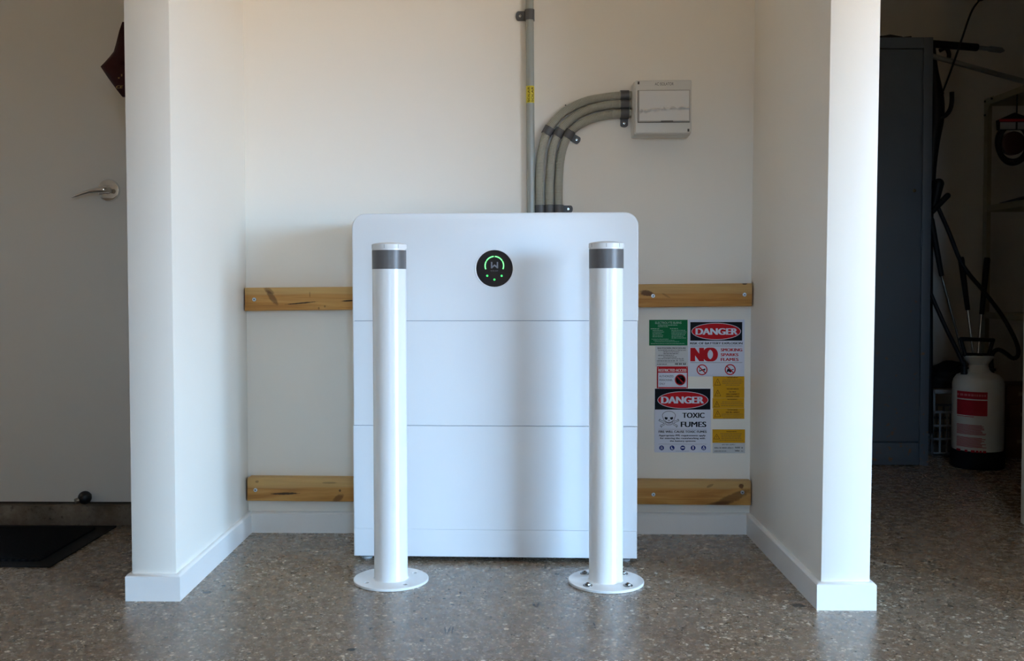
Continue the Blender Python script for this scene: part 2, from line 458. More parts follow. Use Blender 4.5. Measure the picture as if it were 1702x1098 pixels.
skirt('baseboard_left', lambda b: sk_strip(b, [(LX1, WY), (LX1, LY), (LX0, LY), (LX0, DY - .1)]) )
skirt('baseboard_right', lambda b: sk_strip(b, [(RX1, 4.2), (RX1, RY), (RX0, RY), (RX0, WY)]) )

# ---- concrete step below the door
def step_mat():
    k = NT('stained_concrete_step'); v = k.coord((1, 1, 1))
    a = k.noise(v, 9, 5, .65); b = k.noise(v, 60, 4, .7)
    c = k.ramp(a, [(0.3, (0.10, 0.075, 0.05)), (0.55, (0.19, 0.15, 0.11)), (0.8, (0.30, 0.26, 0.21))])
    c = k.mix(k.math('MULTIPLY', k.math('SUBTRACT', b, .58), 6, clamp=True), c, (0.035, 0.028, 0.02))
    k.set(c, 0.85, spec=.2); k.bump(b, .6, .003); return k.m
bm = new(); box(bm, -4.6, LX0 - SK, 3.142, DY + .12, 0, 0.066, 0.003); struct('trim_2', bm, step_mat())
# ---- door
door = thing('door_1', 'off-white flush door with chrome lever handle above a concrete step', 'door', (DX0, DY + .02, 0.0735)); del door['category']; door['kind'] = 'structure'
bm = new(); box(bm, DX0, DX1, DY, DY + 0.038, 0.0735, 2.1, 0.0015); mk('door_leaf', bm, M_DOOR, door)
bm = new(); box(bm, DX0 - .045, DX0 - .003, DY - .006, DY + .1, 0.066, 2.14, .002); box(bm, DX0 - .003, LX0, DY - .006, DY + .1, 2.104, 2.14, .002); struct('trim_3', bm, M_TRIM)
M_CHROME = plain('chrome', (0.78, 0.78, 0.78), 0.08, 1.0, nz=0.02)
M_BLACK = plain('black_rubber', (0.012, 0.012, 0.013), 0.5)
c = at(181.5, 316.5, DY)
bm = new(); lathe(bm, [(0.0365, 0), (0.0365, .004), (0.034, .009), (.030, .0105), (.0, .011)], (c.x, DY, c.z), 48, 'Y'); hp = mk('handle_rose', bm, M_CHROME, door, label='round chrome rose')
bm = new(); lathe(bm, [(.0125, .009), (.0125, .04), (.0105, .046), (0, .047)], (c.x, DY, c.z), 28, 'Y')
pts = []
for (px, py, r_, yy) in ((181, 316, .0105, .040), (176, 315.2, .0108, .048), (168, 315, .0105, .053), (158, 316, .0085, .055), (148, 318, .007, .055), (138, 321, .006, .053), (128, 324.5, .005, .050), (120, 327.5, .0035, .047), (118.8, 328, .0015, .046)):
    p = at(px, py, DY - yy); pts.append((p, r_))
tube(bm, [p for p, _ in pts], [r_ for _, r_ in pts], 16); mk('door_handle', bm, M_CHROME, door, label='curved chrome lever')
# rubber ball door stop low on the door
c = at(141, 826.5, DY - .03)
bm = new(); sph(bm, c, 0.0215, 32); cyl(bm, c, (c.x, DY + .001, c.z), .008, .010, 24)
c2 = at(129.5, 831, DY - .045); cyl(bm, c, c2, .006, .006, 16)
ds = mk('door_stop', bm, M_BLACK, door, label='black rubber ball door stop')
bm = new(); 
d = (c2 - c).normalized()
for i in range(4): cyl(bm, c2 - d * .006 + d * i * .0042, c2 - d * .006 + d * (i * .0042 + .0026), .0085, .0085, 20)
cyl(bm, c2 - d * .008, c2 + d * .009, .006, .006, 16)
mk('stop_spring', bm, plain('dull_steel', (0.45, 0.43, 0.38), 0.3, 1.0), ds)

# ---- door mat
def mat_mat():
    k = NT('ribbed_mat'); v = k.coord((1, 1, 1))
    mp = k.n('ShaderNodeMapping'); mp.inputs['Rotation'].default_value = (0, 0, R(65)); k.l(v, mp.inputs[0])
    wv = k.n('ShaderNodeTexWave', wave_type='BANDS'); wv.inputs['Scale'].default_value = 38; wv.inputs['Distortion'].default_value = .6
    k.l(mp.outputs[0], wv.inputs['Vector']); f = k.noise(v, 300, 2, .7)
    c = k.mix(k.math('MULTIPLY', wv.outputs['Fac'], f), (0.006, 0.006, 0.007), (0.035, 0.036, 0.038))
    k.set(c, 0.95, spec=.05); k.bump(k.math('ADD', wv.outputs['Fac'], f), .9, .003); return k.m
mx1, my0, my1 = -1.294, 2.671, 3.128; mx0 = mx1 - 0.92
mt = thing('door_mat', 'black ribbed door mat lying on the floor below the door step', 'door mat', ((mx0 + mx1) / 2, (my0 + my1) / 2, 0))
bm = new(); box(bm, mx0, mx1, my0, my1, 0, 0.0045, .0015); mk('mat_border', bm, plain('mat_rubber', (0.009, 0.009, 0.009), .7, spec=.2), mt)
bm = new(); box(bm, mx0 + .05, mx1 - .05, my0 + .045, my1 - .045, 0.004, 0.0105, .002); mk('mat_pile', bm, mat_mat(), mt)

# ---- maroon bag hanging on the far side of the left nib
M_MAROON = plain('maroon_cloth', (0.036, 0.005, 0.005), 0.6, spec=.2, nz=.3, nscale=25)
Yb = 2.78
outl = [(204, 37), (199, 52), (194, 72), (190, 86), (183, 95), (174, 105), (168, 111), (172, 117), (180, 129), (188, 140), (196, 151), (204, 161)]
left = [at(px, py, Yb) for px, py in outl]
right = [(2 * -1.0505 - p.x + .01, p.z) for p in left]
bm = new(); N = 12
grid = []
for side in (1, -1):
    rows = []
    for i, p in enumerate(left):
        xr = LX0 - .004
        row = []
        for j in range(N + 1):
            t = j / N; x = p.x + (xr - p.x) * t
            ez = min(1, min(i, len(left) - 1 - i) / 2.5) * min(1, t * 2.2) ** .6
            crease = -0.35 * math.exp(-((i - 6) / .55) ** 2) * 1.0
            y = Yb - side * (.004 + .035 * ez * (1 + crease) + .003 * math.sin(i * 1.9 + j * 1.3) * ez)
            row.append(bm.verts.new((x, y, p.z)))
        rows.append(row)
    for a, b in zip(rows, rows[1:]):
        for j in range(N):
            bm.faces.new((a[j], a[j + 1], b[j + 1], b[j]))
    grid.append(rows)
F, B = grid
for i in range(len(left) - 1):
    bm.faces.new((F[i][0], F[i + 1][0], B[i + 1][0], B[i][0])); bm.faces.new((F[i][N], B[i][N], B[i + 1][N], F[i + 1][N]))
bm.faces.new([F[0][j] for j in range(N + 1)] + [B[0][j] for j in range(N, -1, -1)]); bm.faces.new([F[-1][j] for j in range(N, -1, -1)] + [B[-1][j] for j in range(N + 1)])
bmesh.ops.recalc_face_normals(bm, faces=bm.faces)
bag = solo('cloth_bag', bm, M_MAROON, 'dark maroon pointed bag hanging behind the left white pillar', 'bag', angle=60)
bm = new()
Yt = Yb - .036
a = at(191, 152, Yt); b = at(206, 142, Yt)
text(bm, 'CE', a.x + .004, b.x - .003, a.z + .008, a.z + .016, Yt - .004, .03, slant=.3)
a = at(197, 131, Yt); box(bm, a.x, a.x + .004, Yt - .004, Yt - .002, a.z, a.z + .004); a = at(202, 127, Yt); box(bm, a.x, a.x + .003, Yt - .004, Yt - .002, a.z, a.z + .006)
mk('gold_lettering', bm, plain('gold_print', (0.30, 0.19, 0.05), .45), bag, label='gold printed letters')

# ================================================================== TIMBER RAILS
M_ZINC = plain('zinc', (0.55, 0.60, 0.66), 0.3, 1.0, nz=.15, nscale=200)
M_RECESS_SHADE = plain('recess_shade', (0.02, 0.025, 0.03), .6)  # raised dark disc on screw heads, recess shade put into its colour
YR0 = WY - 0.035
def rail(pxl, pyl0, pyl1, pxr, pyr0, pyr1, label, knots, screws, seed, rounded):
    a0, a1, b0, b1 = at(pxl, pyl0, YR0), at(pxl, pyl1, YR0), at(pxr, pyr0, YR0), at(pxr, pyr1, YR0)
    xl = max(a0.x, LX1 + .0005); xr = min(b0.x, RX0 - .0005)
    t = thing('timber_rail', label, 'timber rail', (0, WY, 0))
    poly = [(xl, a1.z), (xr, b1.z), (xr, b0.z), (xl, a0.z)]
    if rounded:
        r_ = .007; poly = [(xl, a1.z), (xr, b1.z), (xr, b0.z)] + [(xl + r_ - r_ * math.sin(q), a0.z - r_ + r_ * math.cos(q)) for q in [R(x) for x in (0, 25, 50, 70, 90)]]
    bm = new(); prism(bm, poly, YR0, WY - .0002, bev=.0025)
    ks = []
    for (px, py, rx, ry, an, dk) in knots:
        p = at(px, py, YR0); s_ = YR0 / FOC; ks.append((p.x, p.z, rx * s_, ry * s_, -an, dk))
    INVt = INV[t.name]
    m = wood_mat('pine_' + str(int(seed)), (a1.z + b1.z) / 2, (a0.z + b0.z) / 2 - (a1.z + b1.z) / 2, ks, seed=seed)
    mk('board', bm, m, t)
    for (px, py) in screws:
        p = at(px, py, YR0)
        bm = new(); lathe(bm, [(.0062, 0), (.0062, .0008), (.0050, .0018), (.0, .0019)], (p.x, YR0, p.z), 24, 'Y')
        s = mk('screw', bm, M_ZINC, t)
        bm = new(); lathe(bm, [(.0023, .0017), (.0023, .0021), (0, .0022)], (p.x, YR0, p.z), 6, 'Y'); mk('screw_recess_shade', bm, M_RECESS_SHADE, s)
rail(406.5, 478, 516.5, 1250.5, 470.5, 508.5, 'long upper pine rail screwed across the alcove wall behind the battery cabinet',
     [(447, 483, 9, 4, .5, .5), (452, 494, 14, 4.5, .95, .62), (500, 503.5, 24, 1.1, -.09, .95), (515, 489, .6, 5, 0, .6), (580, 499.5, 12, 1.3, -.05, .9), (1075, 487, 11, 4.5, .15, .85), (1107, 491, 8, 1.5, .5, .3), (1238, 471, 4, 2, 0, .8), (530, 512, 1.5, 2, 0, .5), (540, 509, 1.5, 2, 0, .5)],
     [(422.5, 497.5), (1085.5, 491.5), (1237.5, 489.5)], 3.0, False)
rail(410.5, 793, 832, 1248.5, 799.5, 839.5, 'long lower pine rail screwed across the alcove wall just above the skirting',
     [(474, 820, 22, 1.8, -.02, .9), (562, 828, 10, 5, -.6, .6), (565, 815, 2, 2, 0, .7), (548, 802, 12, 1.5, 0, .4), (1214, 829, 34, 7, -.45, .62), (1232, 807.5, 4, 4, 0, .9), (1180, 807, 6, 2, -.4, .4), (427, 800, 3, 2, 0, .5), (1195, 836, 18, 3, -.1, .6)],
     [(424.5, 814), (1086, 821.5), (1234, 818)], 11.0, True)

# ================================================================== BATTERY CABINET
M_CAB = plain('white_powder_coat', (0.78, 0.80, 0.82), 0.34, nz=.01, nscale=8)
M_SEAM = plain('seam_shade', (0.10, 0.13, 0.25), .6)  # shade of the seams put into the colour of the inner block
fl, fr = flo(588, 923, .014), flo(1059, 928, .014)
ang = math.atan2(fr.y - fl.y, fr.x - fl.x)
cen = (fl + fr) / 2
nrm = Vector((math.sin(ang), -math.cos(ang), 0)); BD = 0.262
base = Vector((cen.x, cen.y, 0)) - nrm * BD / 2
bat = thing('battery_cabinet', 'large white battery cabinet with a round black status display, between the wall and two bollards', 'battery', base, ang)
BI = INV[bat.name]
def loc(px, py): return BI @ onp(px, py, Vector((cen.x, cen.y, 0)), nrm)      # local x,z on the front face
HW = ((fr - fl).length) / 2; FY = -BD / 2
zt = loc(820, 353.5).z; z1 = loc(640, 533).z; z2 = loc(640, 706.8).z; z3 = loc(640, 878.5).z; zb = .014
HWt = (loc(1061.5, 420).x - loc(585, 420).x) / 2; cxo = (loc(1061.5, 420).x + loc(585, 420).x) / 2
g = .0014
def slab(za, zb_, hw, off, rtop=0.0, depth=BD, bev=.004):
    bm = new()
    if rtop:
        n = 12
        poly = [(off - hw, za), (off + hw, za)] + [(off + hw - rtop + rtop * math.cos(q), zb_ - rtop + rtop * math.sin(q)) for q in [i * math.pi / 2 / n for i in range(n + 1)]] + \
               [(off - hw + rtop + rtop * math.cos(q), zb_ - rtop + rtop * math.sin(q)) for q in [math.pi / 2 + i * math.pi / 2 / n for i in range(n + 1)]]
        prism(bm, poly, -depth / 2, depth / 2)
        es = [e for e in bm.edges if all(abs(v.co.y + depth / 2) < 1e-7 for v in e.verts) and not all(abs(v.co.z - za) < 1e-6 for v in e.verts)]
        bmesh.ops.bevel(bm, geom=es, offset=bev, segments=3, profile=0.5, affect='EDGES')
    else:
        box(bm, off - hw, off + hw, -depth / 2, depth / 2, za, zb_)
        es = [e for e in bm.edges if abs(e.verts[0].co.x - e.verts[1].co.x) < 1e-6 and abs(e.verts[0].co.y - e.verts[1].co.y) < 1e-6]
        bmesh.ops.bevel(bm, geom=es, offset=bev, segments=3, profile=0.5, affect='EDGES')
        es = [e for e in bm.edges if e.calc_length() > .3 and abs(e.verts[0].co.z - e.verts[1].co.z) < 1e-6 and e.verts[0].co.y < -depth / 2 + .001]
        bmesh.ops.bevel(bm, geom=es, offset=.0007, segments=1, affect='EDGES')
    return bm
mk('inverter_module', slab(z1 + g / 2, zt, HWt, cxo, .039), M_CAB, bat, local=True)
mk('battery_module', slab(z2 + g / 2, z1 - g / 2, HWt - .0012, cxo - .0006), M_CAB, bat, local=True)
mk('battery_module', slab(z3 + g * .18, z2 - g / 2, HW, 0), M_CAB, bat, local=True)
mk('plinth', slab(zb, z3 - g * .18, HW, 0), M_CAB, bat, local=True)
bm = new(); box(bm, -HW + .006, HW - .006, FY + .006, BD / 2 - .004, zb + .01, zt - .05); mk('inner_frame', bm, M_SEAM, bat, local=True)
for sx in (-1, 1):
    for sy in (-1, 1):
        bm = new(); lathe(bm, [(.016, 0), (.016, .006), (.008, .007), (.008, .03)], (sx * (HW - .032), sy * (BD / 2 - .035), 0), 24); mk('foot', bm, plain('grey_foot', (.3, .3, .3), .5), bat, local=True)
# display
dc = loc(821.8, 446); rD = (loc(852.3, 446).x - loc(791.3, 446).x) / 2
bm = new(); lathe(bm, [(rD + .0035, -.004), (rD + .0035, .0012), (rD + .0018, .0022), (rD, .0012), (rD, -.001)], (dc.x, FY, dc.z), 72, 'Y')
disp = mk('display', bm, plain('display_bezel', (.80, .82, .84), .25, nz=.01), bat, local=True, label='round status display with bright rim')
bm = new(); lathe(bm, [(rD, -.002), (rD, .0010), (0, .0012)], (dc.x, FY, dc.z), 72, 'Y'); mk('display_glass', bm, plain('black_glass', (.008, .009, .013), .08, nz=.02), disp, local=True, label='black glass disc')
M_GREEN = plain('green_led', (.1, .8, .2), .5, emit=((.04, .80, .12), 1.0)); M_GREENW = plain('green_led_bright', (.4, .9, .4), .5, emit=((.30, .95, .36), 1.0))
def arc(bm, cx, cz, r0, r1, a0, a1, y, n=20, mi=0):
    vi = []
    for i in range(n + 1):
        a = a0 + (a1 - a0) * i / n
        vi.append((bm.verts.new((cx + r0 * math.sin(a), y, cz + r0 * math.cos(a))), bm.verts.new((cx + r1 * math.sin(a), y, cz + r1 * math.cos(a)))))
    for (a, b), (c_, d_) in zip(vi, vi[1:]):
        f = bm.faces.new((a, b, d_, c_)); f.material_index = mi; f.normal_update()
        if f.normal.y > 0: f.normal_flip()
ac = loc(821.7, 441.4); k_ = (loc(831.7, 441).x - loc(821.7, 441).x) / 10
for a0, a1 in ((-112, -61), (-58, -3), (3, 58), (61, 112)):
    bm = new(); arc(bm, ac.x, ac.z, 14.3 * k_, 16.4 * k_, R(a0), R(a1), FY - .0016); arc(bm, ac.x, ac.z, 14.8 * k_, 15.9 * k_, R(a0 + 1), R(a1 - 1), FY - .0017, mi=1)
    mk('light_arc', bm, [M_GREEN, M_GREENW], disp, local=True, label='glowing green arc segment', smooth=False)
bm = new()
def disc(bm, x, z, r, y, n=28, mi=0, r0=None):
    if r0: arc(bm, x, z, r0, r, 0, 2 * math.pi, y, n, mi); return
    vs = [bm.verts.new((x + r * math.cos(2 * math.pi * i / n), y, z + r * math.sin(2 * math.pi * i / n))) for i in range(n)]
    f = bm.faces.new(vs); f.material_index = mi; f.normal_update()
    if f.normal.y > 0: f.normal_flip()
for px, py, hollow in ((809.9, 458.1, 0), (833.8, 458.2, 0), (821.8, 464.4, 1)):
    p = loc(px, py); bm = new(); disc(bm, p.x, p.z, 1.75 * k_, FY - .0016, r0=.85 * k_ if hollow else None); mk('indicator_light', bm, M_GREEN, disp, local=True, label='small round green light', smooth=False)
# W-like emblem and the fine word under it
def lp(px, py): p = loc(px, py); return (p.x, p.z)
bm = new()
W1 = [(816, 435), (818.4, 435), (818.4, 442), (822, 439.2), (825.6, 442), (825.6, 435), (828, 435), (828, 445.6), (825.8, 445.6), (822, 441.8), (818.2, 445.6), (816, 445.6)]
parts = [[W1[0], W1[1], W1[2], W1[10], W1[11]], [W1[2], W1[3], W1[9], W1[10]], [W1[3], W1[4], W1[8], W1[9]], [W1[4], W1[5], W1[6], W1[7], W1[8]]]
for q in parts:
    f = bm.faces.new([bm.verts.new((lp(*p)[0], FY - .0016, lp(*p)[1])) for p in q]); f.normal_update()
    if f.normal.y > 0: f.normal_flip()
mk('emblem', bm, plain('grey_print', (.16, .17, .20), .5), disp, local=True, label='grey W shaped emblem', smooth=False)
def greek(bm, x0, x1, z0, z1, y, n=None, mi=0, seed=0):
    """a line of print too fine to read: short strokes like words"""
    rr = random.Random(seed); x = x0; h = z1 - z0
    while x < x1 - h * .3:
        L = h * rr.uniform(1.2, 4.0); xe = min(x + L, x1)
        xx = x
        while xx < xe - h * .1:
            wv = h * rr.uniform(.25, .6); top = z1 if rr.random() < .6 else z0 + h * .75
            f = bm.faces.new([bm.verts.new(p) for p in ((xx, y, z0), (min(xx + wv, xe), y, z0), (min(xx + wv, xe), y, top), (xx, y, top))]); f.material_index = mi
            xx += wv + h * .16
        x = xe + h * .55
a = loc(815.3, 450.5); b = loc(828.3, 448.9); bm = new(); greek(bm, a.x, b.x, a.z, b.z, FY - .0016, seed=4)
mk('fine_print', bm, plain('dim_print', (.10, .10, .11), .6), disp, local=True, smooth=False)

# ================================================================== BOLLARDS
M_BOL = plain('white_gloss_powder_coat', (0.80, 0.80, 0.79), 0.22, nz=.01, nscale=10)
M_CAP = plain('white_plastic_cap', (0.74, 0.74, 0.74), 0.4, nz=.02)
M_BAND = plain('grey_reflective_tape', (0.115, 0.11, 0.11), 0.4, nz=.12, nscale=60)
M_STEEL = plain('bolt_steel', (0.26, 0.24, 0.22), 0.32, 1.0, nz=.25, nscale=200)
M_RUSTY = plain('bolt_rusty', (0.12, 0.06, 0.03), 0.6, .3, nz=.3, nscale=300)
RB = 0.0445
def bollard(c, top_px, band0, band1, label, bolts, rot):
    px = top_px[0]
    t = thing('bollard', label, 'bollard', (c.x, c.y, 0), 0, 'white bollards in front of the battery cabinet')
    zz = lambda py: at(px, py, c.y - RB).z
    ztop = zz(top_px[1]); zb0, zb1 = zz(band0), zz(band1); PT = .007
    # base plate with four real holes
    holes = []
    for i in range(4):
        a = rot + math.pi / 4 + i * math.pi / 2; holes.append((.0735 * math.cos(a), .0735 * math.sin(a)))
    bm = new(); lathe(bm, [(.0985, 0), (.100, .001), (.100, PT - .001), (.0985, PT), (0, PT)], (0, 0, 0), 96)
    bp = mk('base_plate', bm, M_BOL, t, local=True, angle=30)
    cut = new()
    for h in holes:
        e = (0, 0)
        cyl(cut, (h[0], h[1], -.01), (h[0], h[1], .02), .0062, seg=24)
        dx = -math.sin(math.atan2(h[1], h[0])) * .0045; dy = math.cos(math.atan2(h[1], h[0])) * .0045
    co = mk('cutter', cut, M_BOL)
    co.location = t.location
    md = bp.modifiers.new('holes', 'BOOLEAN'); md.operation = 'DIFFERENCE'; md.object = co; md.solver = 'EXACT'
    dg = bpy.context.evaluated_depsgraph_get(); dg.update()
    me = bpy.data.meshes.new_from_object(bp.evaluated_get(dg)); bp.modifiers.clear(); bp.data = me
    me.polygons.foreach_set('use_smooth', [True] * len(me.polygons)); me.set_sharp_from_angle(angle=R(30))
    bpy.data.objects.remove(co)
    # post with a weld fillet
    bm = new(); lathe(bm, [(RB + .002, PT - .0005), (RB + .0008, PT + .0012), (RB, PT + .003), (RB, zb0 + .004), (RB - .002, zb0 + .0045)], (0, 0, 0), 96); mk('post', bm, M_BOL, t, local=True)
    bm = new(); lathe(bm, [(RB + .0002, zb1), (RB + .0007, zb1 + .0002), (RB + .0007, zb0 - .0002), (RB + .0002, zb0)], (0, 0, 0), 96); mk('reflective_band', bm, M_BAND, t, local=True, label='dark grey reflective band')
    bm = new()
    H0 = zb0 + .0035; rim = ztop - .0060
    lathe(bm, [(RB - .003, H0), (RB + .0012, H0 + .0004), (RB + .0016, H0 + .002), (RB + .0012, rim), (RB - .002, rim + .0018), (RB * .7, rim + .0040), (RB * .35, rim + .0056), (0, rim + .0060)], (0, 0, 0), 96)
    cp = mk('cap', bm, M_CAP, t, local=True, label='white domed plastic cap')
    for a in (-95, -48, -150, 130, 85, 40):
        bm = new(); box(bm, RB + .0008, RB + .0019, -.0006, .0006, H0 + .001, rim - .001)
        xf(list(bm.verts), Matrix.Rotation(R(a + (0 if bolts else -4)), 4, 'Z'))
        mk('cap_slot_shade', bm, plain('slot_shade', (.30, .30, .31), .6), cp, local=True)  # raised grey strip, the slot's shade painted in its colour
    if bolts:
        for i, h in enumerate(holes):
            bm = new(); lathe(bm, [(.0125, PT), (.0125, PT + .0018), (.011, PT + .0022), (0, PT + .0023)], (h[0], h[1], 0), 28)
            cyl(bm, (h[0], h[1], PT + .002), (h[0], h[1], PT + .0055), .0080, .0076, 6)
            bo = mk('bolt', bm, M_STEEL, t, local=True)
            bm = new(); cyl(bm, (h[0], h[1], PT + .004), (h[0], h[1], PT + .0075), .0038, .0034, 16); mk('bolt_tip', bm, M_RUSTY, bo, local=True)
    return t
cL = flo(650, 959.5, .007); cR = flo(1007, 962.5, .007)
bollard(cL, (647, 401.5), 415, 446.6, 'white bollard on the left, its round base plate with empty bolt holes', False, R(-8))
bollard(cR, (1004.5, 399.5), 413, 445.5, 'white bollard on the right, its round base plate held by four bolts', True, R(0))

# ================================================================== CONDUITS AND ISOLATOR
M_PVC = plain('grey_pvc', (0.33, 0.34, 0.31), 0.25, nz=.03, nscale=10)
M_RIB = plain('flex_ridge', (0.50, 0.48, 0.40), 0.5, nz=.05)
M_GROOVE_SHADE = plain('flex_groove_shade', (0.20, 0.185, 0.15), 0.7, nz=.05)  # conduit is one grey; groove shade painted as a darker colour
M_CLIP = plain('dark_grey_clip', (0.085, 0.083, 0.085), 0.45, nz=.05)
CR = 0.0125; YC = WY - CR - .0015; FR = 0.0137
con = thing('rigid_conduit', 'straight grey rigid conduit running up the alcove wall behind the battery cabinet', 'conduit', (at(882, 352, YC).x, WY, .7))
a = at(882.8, 380, YC); b = at(880.2, -8, YC); top = b + (b - a) * 3.0; top = a + (b - a) * ((CEIL - a.z) / (b.z - a.z)); low = a + (b - a) * ((.86 - a.z) / (b.z - a.z))
bm = new(); tube(bm, [low, top], CR, 40); mk('pipe', bm, M_PVC, con)
def onpipe(py): 
    z = at(881, py, YC).z; return low + (top - low) * ((z - low.z) / (top.z - low.z))
pa, pb = onpipe(171.5), onpipe(143.5)
bm = new(); tube(bm, [pa, pb], CR + .0003, 40); lab = mk('warning_label', bm, plain('yellow_label', (.62, .50, .02), .45), con, label='yellow label wrapped round the pipe, reading SOLAR')
def wraptext(bm, s, u0, u1, z0, z1, cx, cy, rr):
    """rotated text whose horizontal spread is wrapped round the pipe"""
    n0 = len(bm.verts); text(bm, s, u0, u1, z0, z1, 0, .02, rot=1)
    for v in list(bm.verts)[n0:]:
        th = v.co.x / rr; v.co = Vector((cx + rr * math.sin(th), cy - rr * math.cos(th), v.co.z))
bm = new(); cxp = (pa.x + pb.x) / 2
wraptext(bm, 'SOLAR', -.0085, -.0015, pa.z + .002, pb.z - .003, cxp, YC, CR + .0011)
wraptext(bm, 'SOLAR', .0035, .0112, pa.z + .002, pb.z - .003, cxp, YC, CR + .0011)
mk('lettering', bm, plain('black_print', (.015, .015, .015), .6, spec=.12), lab, smooth=False)

M_BPRINT = MATS['black_print']
def saddle(centers, dirv, width, tabdir, tablen, label, name='conduit_clip', screw_px=None, group=None):
    """a clip over one or more conduits; centers = points on the conduit axis, dirv = pipe direction, tab on one side"""
    d = dirv.normalized(); base_ = centers[0]
    t = thing(name, label, 'conduit clip', (base_.x, WY, base_.z), 0, group)
    side = Vector((-d.z, 0, d.x))
    if side.dot(tabdir) < 0: side = -side
    bm = new(); ro = (CR if len(centers) == 1 else FR) + .0022
    for c in centers:
        prof = []
        n = 18
        ring = []
        for s in (-1, 1):
            row = []
            for i in range(n + 1):
                a = math.pi * i / n
                row.append((c + d * s * width / 2 + side * (ro * math.cos(a)) + Vector((0, -ro * math.sin(a), 0))))
            row = [c + d * s * width / 2 + side * ro + Vector((0, WY - c.y - .0003, 0))] + row + [c + d * s * width / 2 - side * ro + Vector((0, WY - c.y - .0003, 0))]
            ring.append([bm.verts.new(p) for p in row])
        for i in range(len(ring[0]) - 1):
            bm.faces.new((ring[0][i], ring[0][i + 1], ring[1][i + 1], ring[1][i]))
        for rg in ring: bm.faces.new(rg)
    bmesh.ops.recalc_face_normals(bm, faces=bm.faces)
    mk('saddle', bm, M_CLIP, t, angle=50)
    c = centers[-1] if tabdir.dot(centers[-1] - centers[0]) >= 0 else centers[0]
    # tab
    tb = c + side * (ro - .001); L = tablen; wd = width * .46; bm = new(); poly = []
    for (u, v) in [(0, -wd), (L - wd * .6, -wd)] + [(L - wd * .6 + wd * .6 * math.sin(q), -wd * math.cos(q)) for q in [R(x) for x in (20, 45, 70, 90, 110, 135, 160)]] + [(L - wd * .6, wd), (0, wd)]:
        p = tb + side * u + d * v; poly.append((p.x, p.z))
    prism(bm, poly, WY - .0045, WY - .0003, bev=.0006); tab = mk('tab', bm, M_CLIP, t)
    sp = tb + side * (L * .52)
    bm = new(); lathe(bm, [(.0042, .0040), (.0042, .0052), (.003, .0062), (0, .0063)], (sp.x, WY, sp.z), 20, 'Y'); s = mk('screw', bm, plain('screw_steel', (.62, .62, .6), .25, 1.0), tab)
    bm = new(); lathe(bm, [(.0016, .0060), (.0016, .0065), (0, .0066)], (sp.x, WY, sp.z), 6, 'Y'); mk('screw_recess_shade', bm, M_RECESS_SHADE, s)
saddle([onpipe(25)], (top - low), .0325, Vector((-1, 0, 0)), .030, 'dark grey clip holding the straight pipe near the top of the picture')

flex_px = [
 [(1056, 158.5), (1040, 158.5), (1031, 159), (1004, 162), (971, 169), (938.5, 185), (918.7, 205), (907, 226), (899.5, 256), (897, 285), (896.3, 325), (897.5, 352.6), (897.8, 380)],
 [(1056, 172.8), (1045, 172.8), (1034, 173), (1010.6, 174.4), (981, 181), (955, 193.5), (935, 211.8), (925, 228), (918.2, 250), (914.8, 279), (912.8, 315), (913, 352.6), (913.2, 380)],
 [(1056, 188.5), (1040, 188.5), (1028, 189), (1004, 192), (981, 198.5), (961, 208.5), (948, 220), (939.5, 234.5), (933, 256), (930, 279), (928.4, 315), (928.5, 352.6), (928.7, 380)]]
flex_lab = ['outermost of three ribbed grey conduits curving from cabinet to isolator box', 'middle of three ribbed grey conduits curving from cabinet to isolator box', 'innermost of three ribbed grey conduits curving from cabinet to isolator box']
flexpaths = []
for pts, lb in zip(flex_px, flex_lab):
    P = [at(px, py, YC) for px, py in pts]; P.append(P[-1] + Vector((0, 0, -.05)))
    path = smoothpath(P, .00095); flexpaths.append(path)
    rads, mi = [], []
    for i in range(len(path)):
        ph = i % 4; rads.append([FR, FR, FR - .0011, FR - .0011][ph]); mi.append([0, 0, 1, 1][ph])
    bm = new(); tube(bm, path, rads, 20, mi=mi)
    o = solo('flexible_conduit', bm, [M_RIB, M_GROOVE_SHADE], lb, 'conduit', 'ribbed grey conduits beside the isolator box', angle=50)
def near(path, px, py):
    q = at(px, py, YC); i = min(range(len(path)), key=lambda k: (path[k] - q).length); return path[i], (path[min(i + 8, len(path) - 1)] - path[max(i - 8, 0)])
c3 = [near(flexpaths[0], 1038, 158.5)[0], near(flexpaths[1], 1038, 172.8)[0], near(flexpaths[2], 1038, 188.5)[0]]
saddle(c3, Vector((1, 0, 0)), .026, Vector((0, 0, -1)), .026, 'dark grey triple clip on the ribbed conduits just left of the isolator box')
n1, n2, n3 = near(flexpaths[0], 910, 217), near(flexpaths[1], 928, 220), near(flexpaths[2], 944.5, 223)
saddle([n1[0], n2[0], n3[0]], (n1[1] + n2[1] + n3[1]), .026, Vector((1, 0, -.3)), .026, 'dark grey triple clip on the bend of the ribbed conduits')
c3 = [near(flexpaths[i], x, 347)[0] for i, x in ((0, 897.3), (1, 913), (2, 928.5))]
saddle(c3, Vector((0, 0, 1)), .024, Vector((1, 0, 0)), .030, 'dark grey triple clip on the ribbed conduits just above the cabinet top')

